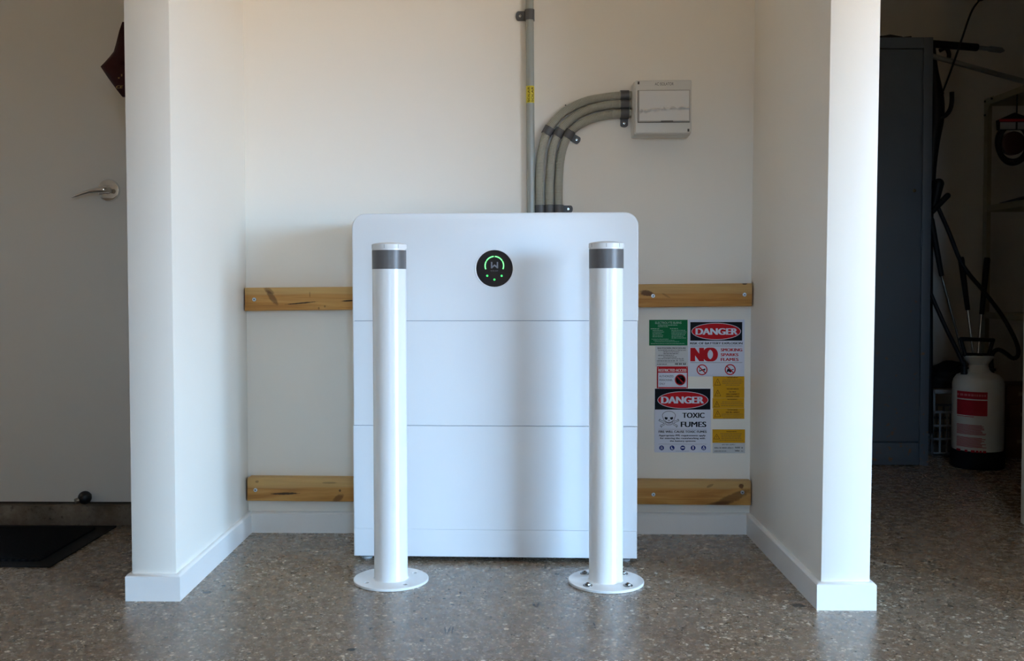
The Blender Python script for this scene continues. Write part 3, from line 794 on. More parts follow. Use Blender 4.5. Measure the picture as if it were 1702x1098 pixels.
# isolator box
M_BOXP = plain('cream_plastic', (0.62, 0.60, 0.555), 0.35, nz=.02)
BXY = WY - .092
a = at(1056, 222, BXY); b = at(1150, 132.5, BXY)
iso = thing('isolator_box', 'cream plastic isolator box mounted on the wall at the end of three ribbed conduits', 'electrical box', ((a.x + b.x) / 2, WY, a.z))
bm = new(); box(bm, a.x - .002, b.x + .002, BXY + .028, WY - .0003, a.z - .002, b.z + .002, .004); mk('housing', bm, M_BOXP, iso)
bm = new(); box(bm, a.x, b.x, BXY, BXY + .027, a.z, b.z, .0045, 3); mk('front_cover', bm, M_BOXP, iso)
fa = at(1060.5, 203, BXY); fb = at(1146, 150.5, BXY)
bm = new(); box(bm, fa.x - .0015, fb.x + .0015, BXY - .001, BXY + .003, fa.z - .002, fb.z + .002, .0005); mk('flap_edge_shade', bm, plain('flap_shadow', (.16, .145, .12), .6), iso)  # dark plate standing proud, shade round the flap put into its colour
bm = new(); box(bm, fa.x, fb.x, BXY - .0085, BXY - .0008, fa.z, fb.z, .0015); flap = mk('flap', bm, plain('smoked_flap', (.50, .475, .44), .16, nz=.02), iso, label='glossy hinged flap')
bm = new(); ca = at(1098, 203.5, BXY); cb = at(1118, 201, BXY); box(bm, ca.x, cb.x, BXY - .0095, BXY - .004, ca.z, cb.z, .0005); mk('flap_catch', bm, plain('catch_grey', (.12, .11, .10), .5), flap)
# loose protective film with a crease
bm = new(); rows = []
nx, nz_ = 110, 50; x0, x1 = fa.x + .003, fb.x - .003; zlo, zhi = fa.z + .003, at(1100, 152, BXY).z
for j in range(nz_ + 1):
    row = []
    for i in range(nx + 1):
        u, v = i / nx, j / nz_
        zc = .30 + .22 * u - .10 * u * u + .012 * math.sin(u * 31)
        h = .0062 * math.exp(-((v - zc) / .035) ** 2) * (1 + .35 * math.sin(u * 40) + .2 * math.sin(u * 71)) + .0004 * math.sin(u * 9 + v * 5)
        h += .0022 * math.exp(-((v - zc) / .06) ** 4) * math.sin(u * 46 + 2 * math.sin(u * 11))
        row.append(bm.verts.new((x0 + (x1 - x0) * u, BXY - .0114 - h, zlo + (zhi - zlo) * v)))
    rows.append(row)
for r0, r1 in zip(rows, rows[1:]):
    for i in range(nx): bm.faces.new((r0[i], r0[i + 1], r1[i + 1], r1[i]))
mk('protective_film', bm, plain('clear_film', (.66, .64, .61), .18, nz=.01), flap, angle=180, label='creased clear film')
for px, py in ((1061.3, 137.8), (1144.2, 216.3)):
    p = at(px, py, BXY); bm = new(); box(bm, p.x - .0028, p.x + .0028, BXY - .0006, BXY + .001, p.z - .0042, p.z + .0042, .0003); mk('screw_cover', bm, plain('screw_cover', (.05, .045, .04), .5), iso, label='small dark corner screw')
bm = new(); p = at(1088.5, 142, BXY); q = at(1119.5, 137, BXY); text(bm, 'AC ISOLATOR', p.x, q.x, p.z, q.z, BXY - .0006, .01); mk('lettering', bm, plain('dark_print', (.03, .03, .035), .5), iso, smooth=False)

# ================================================================== SAFETY SIGNS
M_SWHITE = plain('sign_white', (0.66, 0.68, 0.78), 0.5, nz=.01)
M_SGREY = plain('sign_silver', (0.58, 0.58, 0.58), 0.45, nz=.01)
M_SBLACK = plain('sign_black', (0.010, 0.010, 0.014), .6, spec=.12)
M_SRED = plain('sign_red', (0.52, 0.012, 0.018), .6, spec=.12)
M_SGREEN = plain('sign_green', (0.008, 0.155, 0.055), .6, spec=.12)
M_SYEL = plain('sign_yellow', (0.62, 0.31, 0.012), .6, spec=.12)
M_SYINK = plain('ink_on_yellow', (0.07, 0.032, 0.01), .6, spec=.12)
M_SBLUE = plain('sign_blue', (0.02, 0.035, 0.20), .6, spec=.12)
M_SGTXT = plain('ink_pale_green', (0.30, 0.50, 0.40), 0.5)
def P2(px, py, Y=WY): p = at(px, py, Y); return p.x, p.z
def sign(name, label, x0, y0, x1, y1, mat, thick=.0012, cr=0.0, stack=0.0):
    """panel given by its corners in the photograph, on the wall plane"""
    X0, Z1 = P2(x0, y0); X1, Z0 = P2(x1, y1)
    t = thing(name, label, 'sign', ((X0 + X1) / 2, WY, Z0), 0, 'safety signs on the alcove wall')
    bm = new(); box(bm, X0, X1, WY - thick - stack, WY - .0002, Z0, Z1)
    if cr:
        es = [e for e in bm.edges if abs(e.verts[0].co.y - e.verts[1].co.y) > 1e-5]
        bmesh.ops.bevel(bm, geom=es, offset=cr, segments=4, profile=.5, affect='EDGES')
    mk('panel', bm, mat, t, smooth=False)
    return t, WY - thick - stack
EPS = .00025
class Ink:
    """collects flat print of one colour on a sign"""
    def __init__(s, t, y, lay=1): s.t, s.y, s.bm = t, y - EPS * lay, new()
    def txt(s, st, x0, yt, x1, yb, bold=.02):
        X0, Z0 = P2(x0, yb); X1, Z1 = P2(x1, yt); text(s.bm, st, X0, X1, Z0, Z1, s.y, bold)
    def rect(s, x0, y0, x1, y1):
        X0, Z1 = P2(x0, y0); X1, Z0 = P2(x1, y1); s.bm.faces.new([s.bm.verts.new(p) for p in ((X0, s.y, Z0), (X1, s.y, Z0), (X1, s.y, Z1), (X0, s.y, Z1))])
    def poly(s, pts):
        f = s.bm.faces.new([s.bm.verts.new((P2(*p)[0], s.y, P2(*p)[1])) for p in pts]); f.normal_update()
        if f.normal.y > 0: f.normal_flip()
    def ell(s, cx, cy, rx, ry, n=48, inner=None, a0=0, a1=360):
        if inner is None: s.poly([(cx + rx * math.cos(2 * math.pi * i / n), cy + ry * math.sin(2 * math.pi * i / n)) for i in range(n)]); return
        k = inner
        for i in range(n):
            A, B = R(a0 + (a1 - a0) * i / n), R(a0 + (a1 - a0) * (i + 1) / n)
            s.poly([(cx + rx * math.cos(A), cy + ry * math.sin(A)), (cx + rx * math.cos(B), cy + ry * math.sin(B)), (cx + (rx - k) * math.cos(B), cy + (ry - k) * math.sin(B)), (cx + (rx - k) * math.cos(A), cy + (ry - k) * math.sin(A))])
    def line(s, x0, y0, x1, y1, w):
        d = Vector((x1 - x0, y1 - y0)).normalized(); n = Vector((-d.y, d.x)) * w / 2
        s.poly([(x0 + n.x, y0 + n.y), (x1 + n.x, y1 + n.y), (x1 - n.x, y1 - n.y), (x0 - n.x, y0 - n.y)])
    def fine(s, x0, yt, x1, yb, seed=0):
        X0, Z0 = P2(x0, yb); X1, Z1 = P2(x1, yt); greek(s.bm, X0, X1, Z0, Z1, s.y, seed=seed)
    def done(s, name, mat, label=None): return mk(name, s.bm, mat, s.t, smooth=False, label=label)
def no_symbol(t, y, cx, cy, r, inkfn):
    k = Ink(t, y, 1); k.ell(cx, cy, r - .5, r - .5); k.done('symbol_ground', M_SWHITE)
    k = Ink(t, y, 2); inkfn(k); k.done('symbol', M_SBLACK)
    k = Ink(t, y, 3); k.ell(cx, cy, r, r, inner=r * .19); k.line(cx - r * .64, cy - r * .64, cx + r * .64, cy + r * .64, r * .2); k.done('prohibition_ring', M_SRED, 'red prohibition ring')
def danger_head(t, y, x0, y0, x1, y1, ecx, ecy, erx, ery, tx0, ty0, tx1, ty1, cr=False):
    k = Ink(t, y, 1)
    k.rect(x0, y0, x1, y1); k.done('danger_panel', M_SBLACK, 'black header panel')
    k = Ink(t, y, 2); k.ell(ecx, ecy, erx, ery, 64, inner=.9); k.done('oval_border', M_SWHITE)
    k = Ink(t, y, 3); k.ell(ecx, ecy, erx - .9, ery - .9, 64); k.done('red_oval', M_SRED)
    k = Ink(t, y, 4); k.txt('DANGER', tx0, ty0, tx1, ty1, .045); k.done('danger_lettering', M_SWHITE, 'white lettering reading DANGER')

# green electrolyte burns
t, y = sign('safety_sign', 'green first aid sign headed ELECTROLYTE BURNS at the top left of the sign group', 1079, 531.3, 1142.6, 573.8, M_SGREEN)
k = Ink(t, y); k.txt('ELECTROLYTE BURNS', 1089, 534.2, 1132.5, 538, .012)
s_ = 0
for (a, b, c_, d_) in ((1093.5, 539.4, 1126, 540.6), (1093.5, 542, 1110, 543.1), (1081.5, 545.4, 1095.5, 546.7), (1113.5, 545.1, 1127.5, 546.4)):
    s_ += 1; k.fine(a, b, c_, d_, s_)
k.done('lettering', plain('ink_mint', (.42, .58, .48), .5), 'pale heading reading ELECTROLYTE BURNS')
k = Ink(t, y)
for i, w_ in enumerate((17, 19, 15, 18, 17)): k.fine(1084.5, 548.2 + i * 2.65, 1084.5 + w_, 549.3 + i * 2.65, 20 + i)
for i, w_ in enumerate((23, 25, 24, 23, 20, 25)): k.fine(1116, 548 + i * 2.55, 1116 + w_, 549.2 + i * 2.55, 30 + i)
for i, (a, w_) in enumerate(((1083, 28), (1086, 35), (1088, 41))): k.fine(a, 562.8 + i * 2.1, a + w_, 563.7 + i * 2.1, 40 + i)
k.fine(1081.5, 570, 1137.5, 571.2, 50); k.done('fine_print', M_SGTXT)
# shutdown procedure
t, y = sign('safety_sign', 'silver sign headed SHUTDOWN PROCEDURE under the green sign', 1089.6, 574.3, 1143.2, 609, M_SGREY)
k = Ink(t, y); k.txt('SHUTDOWN PROCEDURE', 1092.5, 577, 1140, 579.7, .02)
for i, (a, w_) in enumerate(((1094, 46), (1102.5, 26), (1102.5, 25), (1094, 27), (1102.5, 22), (1094, 43))): k.fine(a, 581.3 + i * 2.78, a + w_, 582.5 + i * 2.78, 60 + i)
k.fine(1091.7, 598.7, 1122, 600, 70); k.txt('& 1234', 1124, 597.4, 1136.5, 600, .01); k.rect(1092, 601.7, 1141, 602.0); k.fine(1092, 604.2, 1108, 605.6, 72); k.fine(1122, 603.2, 1140, 605.8, 73); k.bm.faces.ensure_lookup_table(); k.done('lettering', M_SBLACK)
# restricted access
t, y = sign('safety_sign', 'red and white RESTRICTED ACCESS sign with a crossed-out hand', 1091.8, 608.7, 1143, 646, M_SRED, stack=.0003)
k = Ink(t, y); k.rect(1093.8, 619, 1141.3, 643); k.done('white_field', M_SWHITE)
k = Ink(t, y, 2); k.txt('RESTRICTED ACCESS', 1094, 612.7, 1141, 617.3, .03)
k.done('lettering', plain('ink_pale_pink', (.72, .60, .60), .5), 'pale heading reading RESTRICTED ACCESS')
k = Ink(t, y, 2); k.txt('AUTHORIZED', 1095.6, 623.2, 1119.5, 626.6, .01); k.txt('PERSONNEL', 1095.6, 629.5, 1118, 632.9, .01); k.txt('ONLY', 1095.6, 635.6, 1105.5, 639, .01); k.done('body_lettering', plain('ink_navy', (.03, .035, .07), .6, spec=.12), 'dark lettering reading AUTHORIZED PERSONNEL ONLY')
for px, py in ((1093.8, 611), (1141.3, 610.6), (1093.8, 644.3), (1141.3, 644.3)): k = Ink(t, y, 2); k.ell(px, py, .6, .6, 10); k.done('rivet', MATS['ink_pale_pink'])
def hand(k):
    k.poly([(1126.3, 631), (1135, 627.5), (1134.8, 634), (1132.5, 638), (1128.5, 638), (1126, 634)])
    for a, b, c_ in ((1128.6, 625.3, 1.7), (1130.5, 624.2, 1.7), (1132.4, 624.3, 1.7), (1134.2, 626.3, 1.5)): k.line(a, b, a + .2, 632, c_)
    k.line(1125.6, 629.6, 1127.6, 634.5, 1.5)
no_symbol(t, y, 1130.5, 630.8, 9.2, hand)
# danger: explosion
t, y = sign('safety_sign', 'white DANGER sign reading NO SMOKING SPARKS FLAMES, top right of the sign group', 1143.8, 531.2, 1237, 625.3, M_SWHITE)
danger_head(t, y, 1147.2, 535, 1233.4, 565.8, 1190.2, 550.4, 41, 14, 1155.8, 545.2, 1226, 556)
k = Ink(t, y); k.txt('RISK OF BATTERY EXPLOSION', 1147, 568.4, 1233.8, 572.1, .03); k.rect(1147, 574.6, 1233.6, 574.95); k.rect(1147, 601.9, 1233.6, 602.3); k.done('lettering', M_SBLACK, 'black line reading RISK OF BATTERY EXPLOSION')
k = Ink(t, y); k.txt('NO', 1147.2, 577.4, 1193.2, 600.3, .06); k.txt('SMOKING', 1197.8, 578.6, 1233.6, 583.6, .035); k.txt('SPARKS', 1197.8, 586.8, 1227.2, 591.6, .035); k.txt('FLAMES', 1197.8, 594.6, 1227.4, 599.6, .035); k.done('red_lettering', M_SRED, 'red lettering reading NO SMOKING SPARKS FLAMES')
def ciga(k):
    k.line(1162, 616.5, 1171.5, 612.8, 1.6); k.ell(1164.5, 614.2, 2.6, 2.6, 16, inner=.7, a0=120, a1=300); k.line(1170, 616, 1172, 612.4, 1.2)
def match(k):
    k.line(1208.5, 618, 1210.4, 612.6, 2.4); k.line(1211, 617, 1213, 613.5, 2.2); k.poly([(1211, 613), (1214.5, 614), (1216, 617), (1213.6, 619), (1211.6, 617)]); k.line(1215, 614.6, 1219.3, 613.2, 1.2)
no_symbol(t, y, 1166.7, 614.1, 9, ciga); no_symbol(t, y, 1213.4, 613.8, 9, match)
# danger: toxic fumes
t, y = sign('safety_sign', 'white DANGER sign with a skull and crossbones reading TOXIC FUMES', 1087.8, 645.2, 1181, 751.5, M_SWHITE, stack=.0006, cr=.002)
danger_head(t, y, 1088.4, 645.6, 1180.5, 680.3, 1134.8, 664.4, 42.2, 14.4, 1098.5, 658.5, 1169.8, 670)
k = Ink(t, y); k.txt('TOXIC', 1133.8, 685.5, 1171, 694, .03); k.txt('FUMES', 1131.2, 700.3, 1173.8, 709.2, .03)
k.rect(1094.4, 712.7, 1174.3, 713.1); k.rect(1094.4, 737.4, 1174.3, 737.8)
k.txt('FIRE WILL CAUSE TOXIC FUMES', 1094.4, 715.1, 1174.3, 718.7, .03)
k.txt('Appropriate PPE requirements apply', 1094.8, 721.8, 1172.6, 725.3, .03); k.txt('for entering the room/working with', 1096.8, 726.4, 1171.6, 729.9, .03); k.txt('the battery systems', 1113, 731, 1156, 734.4, .03)
k.fine(1123, 748.8, 1145, 749.3, 81)
k.done('lettering', M_SBLACK, 'black lettering reading TOXIC FUMES')
# skull
k = Ink(t, y)
cx, cy = 1111.6, 691
k.ell(cx, 690.2, 11.2, 7.6, 40, inner=.7, a0=150, a1=390)
for sx in (-1, 1):
    X = lambda d: cx + sx * d
    k.line(X(9.7), 694, X(8.4), 697.8, .7); k.line(X(8.4), 697.6, X(6.0), 698.8, .7); k.line(X(6.0), 698.8, X(5.6), 703.5, .7); k.line(X(5.6), 703.3, X(3.4), 705.6, .7)
    k.poly([(X(1.8), 693.4), (X(6.6), 692.4), (X(7.2), 695), (X(5), 697.2), (X(2.4), 696.4)])
    k.poly([(X(.2), 696.6), (X(1.6), 698.8), (X(.4), 699.4)])
    for (bx0, by0, bx1, by1) in ((6.8, 700.2, 15.5, 697.2), (7, 703, 15, 699.6), (6, 704.6, 12.6, 708.2), (7.2, 702.8, 14, 706.4)):
        k.line(X(bx0), by0, X(bx1), by1, .65)
    k.line(X(15.3), 697.5, X(14.8), 695.6, .65); k.line(X(14.8), 695.7, X(17), 698.6, .65); k.line(X(17), 698.4, X(14.8), 699.9, .65)
    k.line(X(13.8), 706.2, X(14.2), 708.2, .65); k.line(X(14.4), 707.9, X(11.8), 710, .65); k.line(X(12.2), 710, X(12.4), 708, .65)
k.line(cx - 3.6, 705.5, cx + 3.6, 705.5, .7)
k.ell(cx, 699.4, 5.6, 3.4, 20, inner=1.1, a0=10, a1=170)
for i in range(-2, 3): k.line(cx + i * 1.7, 700.6, cx + i * 1.5, 703.4, .35)
k.done('skull_and_crossbones', M_SBLACK, 'black outline skull and crossbones')
for i, px in enumerate((1099.5, 1117, 1134.6, 1151.8, 1169.4)):
    k = Ink(t, y); k.ell(px, 743.8, 4, 4, 24); b_ = k.done('ppe_symbol', M_SBLUE, 'round blue protective gear symbol')
    k = Ink(t, y, 2)
    if i == 0: k.ell(px, 743, 1.6, 1.6, 14, inner=.6); k.line(px - 1.2, 743.5, px - 1.2, 746.5, .7); k.line(px + 1.2, 743.5, px + 1.2, 746.5, .7)
    if i == 1: k.poly([(px - 1.6, 741.6), (px - .2, 741.6), (px, 744.2), (px + 2, 745.4), (px + 2, 746.2), (px - 1.6, 746.2)])
    if i == 2: k.rect(px - 2.4, 742.6, px + 2.4, 744.6)
    if i == 3: k.poly([(px - 1, 741), (px + 1, 741), (px + 1.3, 745), (px, 746.8), (px - 1.2, 745)])
    if i == 4: k.ell(px, 742.4, 1.3, 1.3, 12); k.poly([(px - 2.2, 744), (px - .5, 743.8), (px - .5, 747), (px - 1.6, 746.4)]); k.poly([(px + 2.2, 744), (px + .5, 743.8), (px + .5, 747), (px + 1.6, 746.4)])
    k.done('ppe_pictogram', M_SWHITE)
# yellow warning stickers
def tri(k, cx, yt, yb, hw, bolt=True):
    P = [(cx, yt), (cx + hw, yb), (cx - hw, yb)]
    for a, b in zip(P, P[1:] + P[:1]): k.line(*a, *b, .6)
    h = yb - yt
    k.poly([(cx + .3, yt + h * .32), (cx - .8, yt + h * .62), (cx, yt + h * .62), (cx - .3, yt + h * .9), (cx + .8, yt + h * .55), (cx + .1, yt + h * .55)])
ystk = [
 (1184.8, 624.9, 1237, 642.2, 'yellow WARNING sticker, topmost of the stack of four, fine print only', [('WARNING', 1208.5, 626.1, 1226.5, 628)], [(1201, 630.4, 1233), (1200, 633.2, 1234.5), (1200.5, 636.0, 1233), (1206, 639, 1229.5)], (1192.6, 629, 639.6, 5)),
 (1185.2, 642.2, 1237, 661, 'yellow WARNING sticker reading DO NOT DISCONNECT UNDER LOAD', [('WARNING', 1207.3, 644.8, 1228, 647), ('DO NOT', 1211.5, 649.6, 1223.5, 651.8), ('DISCONNECT', 1206.6, 653.4, 1229, 655.6), ('UNDER LOAD', 1206.6, 657.3, 1228.6, 659.6)], [], (1192.8, 647.5, 657.8, 5)),
 (1184.3, 661.2, 1236.8, 678, 'yellow WARNING sticker, third of the stack, with three small lines of print', [('WARNING', 1208.5, 662.4, 1225.5, 664.4)], [(1200, 666.9, 1232.5), (1198, 669.8, 1234.5), (1198.5, 673, 1234.5)], (1191.4, 666.5, 675.8, 4.4)),
 (1185, 678.2, 1237, 695.6, 'yellow WARNING sticker, lowest of the stack of four', [('WARNING', 1208.5, 679.9, 1226.3, 681.9), ('ON PLAN ROUTE', 1206.3, 683.5, 1228.6, 685.6)], [(1199, 687.2, 1235), (1199, 690.2, 1235), (1202, 693.3, 1233)], (1192.7, 682, 692, 5)),
 (1184.2, 713.2, 1238, 735.6, 'yellow WARNING sticker alone, above the small silver plate', [('WARNING', 1207, 715.9, 1224.5, 717.6)], [(1197, 719.7, 1233), (1198.5, 722.5, 1231.5), (1199, 725.1, 1231.5), (1199, 727.8, 1232.5), (1195.5, 730.7, 1236)], (1191, 721, 729, 5)),
]
for n, (x0, y0, x1, y1, lb, heads, fines, tr) in enumerate(ystk):
    t, y = sign('warning_sticker', lb, x0, y0, x1, y1, M_SYEL, stack=.0004 * (n % 2))
    k = Ink(t, y)
    for (s, a, b, c_, d_) in heads:
        if s == 'ON PLAN ROUTE': k.fine(a, b, c_, d_, 99)
        else: k.txt(s, a, b, c_, d_, .03)
    k.done('lettering', M_SYINK, 'dark lettering')
    k = Ink(t, y)
    for i, (a, b, c_) in enumerate(fines): k.fine(a, b, c_, b + 1.25, 100 + n * 10 + i)
    if fines: k.done('fine_print', plain('ink_on_yellow_soft', (.20, .10, .012), .5))
    k = Ink(t, y); tri(k, *tr); k.done('hazard_triangle', M_SYINK, 'triangle with a lightning bolt')
t, y = sign('safety_sign', 'small silver plate headed BATTERY SUPPLY under the lone yellow sticker', 1184.6, 735.8, 1238, 752.6, M_SGREY, cr=.001)
k = Ink(t, y); k.txt('BATTERY SUPPLY', 1200, 737.6, 1222, 739.4, .02); k.fine(1187.3, 742.8, 1219, 744.8, 150); k.fine(1187.3, 748.3, 1207, 749.9, 151); k.fine(1221.5, 742, 1230, 744.4, 152); k.fine(1221.5, 747.2, 1229, 749.8, 153); k.rect(1232.3, 742.6, 1234.2, 744.8); k.fine(1231.5, 748.4, 1235.4, 749.8, 156)
k.done('lettering', plain('ink_grey', (.12, .12, .12), .5), 'dark heading reading BATTERY SUPPLY')
# tiny fixing holes / dents left in the paint
for px, py in ((940, 175),):
    p = at(px, py, WY); bm = new(); lathe(bm, [(.0022, 0), (.0022, .0012), (0, .0014)], (p.x, WY, p.z), 12, 'Y'); solo('wall_plug', bm, M_BLACK, 'tiny dark plug in the wall just above the ribbed conduit bend', 'wall plug')

# ================================================================== STORE ROOM
def locker_mat():
    k = NT('grey_blue_locker'); v = k.coord()
    a = k.noise(v, 3, 3); c = k.mix(a, (0.080, 0.098, 0.122), (0.10, 0.12, 0.148))
    xyz = k.n('ShaderNodeSeparateXYZ'); k.l(v, xyz.inputs[0])
    lowm = k.math('MULTIPLY_ADD', xyz.outputs[2], -0.09, 0.80)          # more rust low down
    r1 = k.math('MULTIPLY', k.math('SUBTRACT', k.noise(v, 42, 3, .6), k.math('SUBTRACT', 1.40, lowm)), 14, clamp=True)
    c = k.mix(k.math('MULTIPLY', r1, .8), c, (0.20, 0.10, 0.035))
    k.set(c, .5, spec=.4); return k.m
M_LOCK = locker_mat()
LYF = 4.235
lx1 = at(1545.8, 400, LYF).x; lz = at(1500, 63, LYF).z; lx0 = lx1 - .91
cab = thing('metal_cabinet', 'tall grey-blue steel cabinet with rust spots in the dark store room', 'cabinet', ((lx0 + lx1) / 2, LYF + .22, 0))
bm = new(); box(bm, lx0, lx1, LYF + .004, LYF + .45, 0, lz, .003)
dx1 = at(1529.3, 400, LYF).x; dzt = at(1500, 83, LYF).z; dzb = at(1500, 734, LYF).z
# frame around the doors
box(bm, dx1 + .004, lx1, LYF - .010, LYF + .01, 0, lz, .002); box(bm, lx0, dx1 + .004, LYF - .010, LYF + .01, dzt + .005, lz, .002); box(bm, lx0, lx0 + .04, LYF - .01, LYF + .01, 0, dzt, .002)
mk('cabinet_body', bm, M_LOCK, cab)
mid = (lx0 + .045 + dx1) / 2
for (xa, xb) in ((lx0 + .045, mid - .002), (mid + .002, dx1)):
    bm = new(); box(bm, xa, xb, LYF - .012, LYF + .003, dzb + .003, dzt, .0025); d_ = mk('cabinet_door', bm, M_LOCK, cab)
    if xb == dx1:
        for py in (135, 396, 688):
            z = at(1529, py, LYF).z; bm = new(); cyl(bm, (dx1 + .002, LYF - .013, z - .035), (dx1 + .002, LYF - .013, z + .035), .0035, seg=16); mk('hinge', bm, M_LOCK, d_)
        p = at(1519.5, 317, LYF - .012); bm = new(); lathe(bm, [(.007, 0), (.007, .003), (.003, .004), (.003, .007), (0, .0075)], (p.x, LYF - .012, p.z), 20, 'Y'); mk('lock', bm, plain('brassy_lock', (.12, .085, .04), .4, 1.0), d_)
bm = new(); box(bm, lx0 + .04, dx1 + .002, LYF - .009, LYF + .003, .004, dzb - .004, .002); mk('kick_panel', bm, M_LOCK, cab)
# cloth on top of the cabinet
bm = new(); prof = [(1440, 50), (1450, 52), (1460, 55), (1468, 57), (1480, 57), (1499, 56), (1501, 60), (1515, 60.5), (1516, 62)]
nx = len(prof); rws = []
for j in range(7):
    yy = LYF + .03 + j * .05; row = []
    for i, (px, py) in enumerate(prof):
        p = at(px, py, LYF + .03); row.append(bm.verts.new((p.x, yy, max(lz + .002, lz + (p.z - lz) * (1 - abs(j - 2) * .12) + .006 * math.sin(i * 2.1 + j * 1.7)))))
    rws.append(row)
for r0, r1 in zip(rws, rws[1:]):
    for i in range(nx - 1): bm.faces.new((r0[i], r0[i + 1], r1[i + 1], r1[i]))
ret = bmesh.ops.extrude_face_region(bm, geom=bm.faces[:]); 
for v in [e for e in ret['geom'] if isinstance(e, bmesh.types.BMVert)]: v.co.z = lz + .0005
bmesh.ops.recalc_face_normals(bm, faces=bm.faces)
solo('folded_cloth', bm, plain('dark_cloth', (.02, .017, .014), .9, bump=.4), 'dark crumpled cloth lying on top of the grey steel cabinet', 'cloth', angle=80)

# poles and a trimmer beside the cabinet
M_DK = plain('black_plastic', (.008, .008, .009), .5, spec=.2); M_GP = plain('grey_plastic', (.16, .17, .18), .45); M_ALU = plain('aluminium', (.40, .40, .38), .35, .9)
Yp = 4.38
t = thing('extension_pole', 'black sleeved pole with a grey tip pointing right from the cabinet top', 'pole', at(1600, 90, Yp))
a, b, c_, d_ = at(1540, 72, Yp), at(1625, 79, Yp), at(1664, 83.5, Yp), at(1669.5, 84.5, Yp)
bm = new(); tube(bm, [a - (b - a) * .12, b - (b - a).normalized() * .006, b], [.0165, .0165, .0150], 24); mk('sleeve', bm, M_DK, t)
bm = new(); tube(bm, [b, b.lerp(c_, .45), b.lerp(c_, .5), c_, d_], [.0095, .0095, .0125, .0125, .003], 20); mk('tip', bm, M_GP, t, label='grey telescoping tip')
a, b = at(1536, 89.5, 4.30), at(1712, 138, 4.30); bm = new()
tube(bm, [a, b + (b - a) * .15], .0115, 24); solo('long_pole', bm, M_ALU, 'long dull metal pole slanting down to the right above the shelving', 'pole')
t = thing('string_trimmer', 'black garden trimmer standing upright in the gap beside the steel cabinet', 'garden trimmer', at(1553, 560, 4.45))
Yt = 4.42
bm = new(); tube(bm, smoothpath([at(1547, 78, Yt), at(1549, 150, Yt), at(1549, 260, Yt), at(1546, 420, Yt), at(1546, 720, Yt)], .02), .012, 20); mk('shaft', bm, M_DK, t)
bm = new(); pts = smoothpath([at(1548, 80, Yt), at(1551, 120, Yt), at(1556, 160, Yt), at(1556, 195, Yt), at(1551, 235, Yt), at(1548, 300, Yt)], .012)
n_ = len(pts); tube(bm, pts, [.018 + .016 * math.sin(math.pi * i / (n_ - 1)) ** 2 for i in range(n_)], 20)
for py in (155, 163, 171, 179): p = at(1567, py, Yt); sph(bm, p, .006, 12)
mk('motor_housing', bm, M_DK, t)
bm = new(); tube(bm, smoothpath([at(1582, 153, Yt - .03), at(1582, 168, Yt - .03), at(1579, 182, Yt - .03), at(1571, 192, Yt - .03), at(1558, 198, Yt - .02)], .006), .0098, 20); mk('handle', bm, M_DK, t, label='black curved grip handle')
bm = new(); tube(bm, smoothpath([at(1632, -6, 4.27), at(1628, 0, 4.27), at(1614, 21, 4.27), at(1597, 70, 4.27), at(1578, 124, 4.27), at(1564, 160, Yt - .02)], .01), .0042, 12); sph(bm, at(1630, -1, 4.27), .011, 16, (1.3, 1, .7)); mk('wand', bm, M_DK, t, label='thin bent black wand')
bm = new(); a = at(1562, 84, Yt - .04); tube(bm, smoothpath([a, at(1572, 80, Yt - .04), at(1577, 88, Yt - .04), at(1577, 96, Yt - .04)], .006), .009, 14); mk('hook', bm, M_DK, t)

# clubs standing behind the sprayer
def club(g0, g1, s1, Y0, Y1, lb):
    a = at(*g0, Y0); b = at(*g1, Y0 + (Y1 - Y0) * .4); c_ = at(*s1, Y1)
    d = (c_ - b).normalized(); c2 = c_ + d * ((c_.z - .02) / max(.2, -d.z)) if d.z < 0 else c_
    t = thing('golf_club', lb, 'golf club', (c2.x, c2.y, 0), 0, 'clubs leaning behind the sprayer')
    bm = new(); tube(bm, [a, a.lerp(b, .04), b], [.011, .0135, .0105], 18); mk('grip', bm, M_DK, t, label='black rubber grip')
    bm = new(); tube(bm, [b, c_, c2], [.0056, .005, .0045], 14); mk('shaft', bm, plain('chrome_shaft', (.62, .64, .68), .15, 1.0), t, label='bright metal shaft')
    bm = new(); box(bm, c2.x - .03, c2.x + .03, c2.y - .012, c2.y + .012, .0, .035, .008, 3); mk('club_head', bm, M_STEEL, t)
club((1547, 362), (1565, 458), (1601, 592), 4.34, 4.395, 'leftmost club, black grip and bluish shaft leaning beside the cabinet')
club((1597, 427), (1608.5, 515), (1618, 590), 4.42, 4.395, 'middle club with a black grip, standing upright behind the sprayer handle')
club((1641, 428), (1631.5, 522), (1625.5, 590), 4.42, 4.395, 'rightmost club with a black grip, tilting right behind the sprayer handle')

# garden sprayer
YS = 4.21; sc_ = YS / FOC
pc = flo(1625, 778); 
sx_ = at(1625, 700, YS).x; RS = 39.5 * sc_ ; zz = lambda py: max(0, at(1625, py, YS - RS * .6).z)
sp = thing('garden_sprayer', 'white pump garden sprayer with a red label and black base on the store room floor', 'sprayer', (sx_, YS, 0))
zb_, zs, zn, zf = .075, zz(632), zz(612), zz(594)
bm = new(); lathe(bm, [(RS * .5, .0), (RS + .001, .002), (RS + .004, .008), (RS + .003, .07), (RS - .001, .078), (RS * .6, .079)], (sx_, YS, 0), 64); mk('base', bm, plain('sprayer_base', (.006, .006, .009), .6, spec=.15), sp, label='black plastic base')
bm = new(); lathe(bm, [(RS * .6, .06), (RS - .003, .07), (RS - .001, .1), (RS - .001, zs - .02), (RS - .006, zs), (RS * .82, zs + .018), (RS * .50, zs + .032), (RS * .38, zn + .004), (RS * .36, zn + .012), (RS * .40, zn + .018), (RS * .55, zf - .006), (RS * .58, zf), (RS * .55, zf + .004), (0, zf + .004)], (sx_, YS, 0), 72)
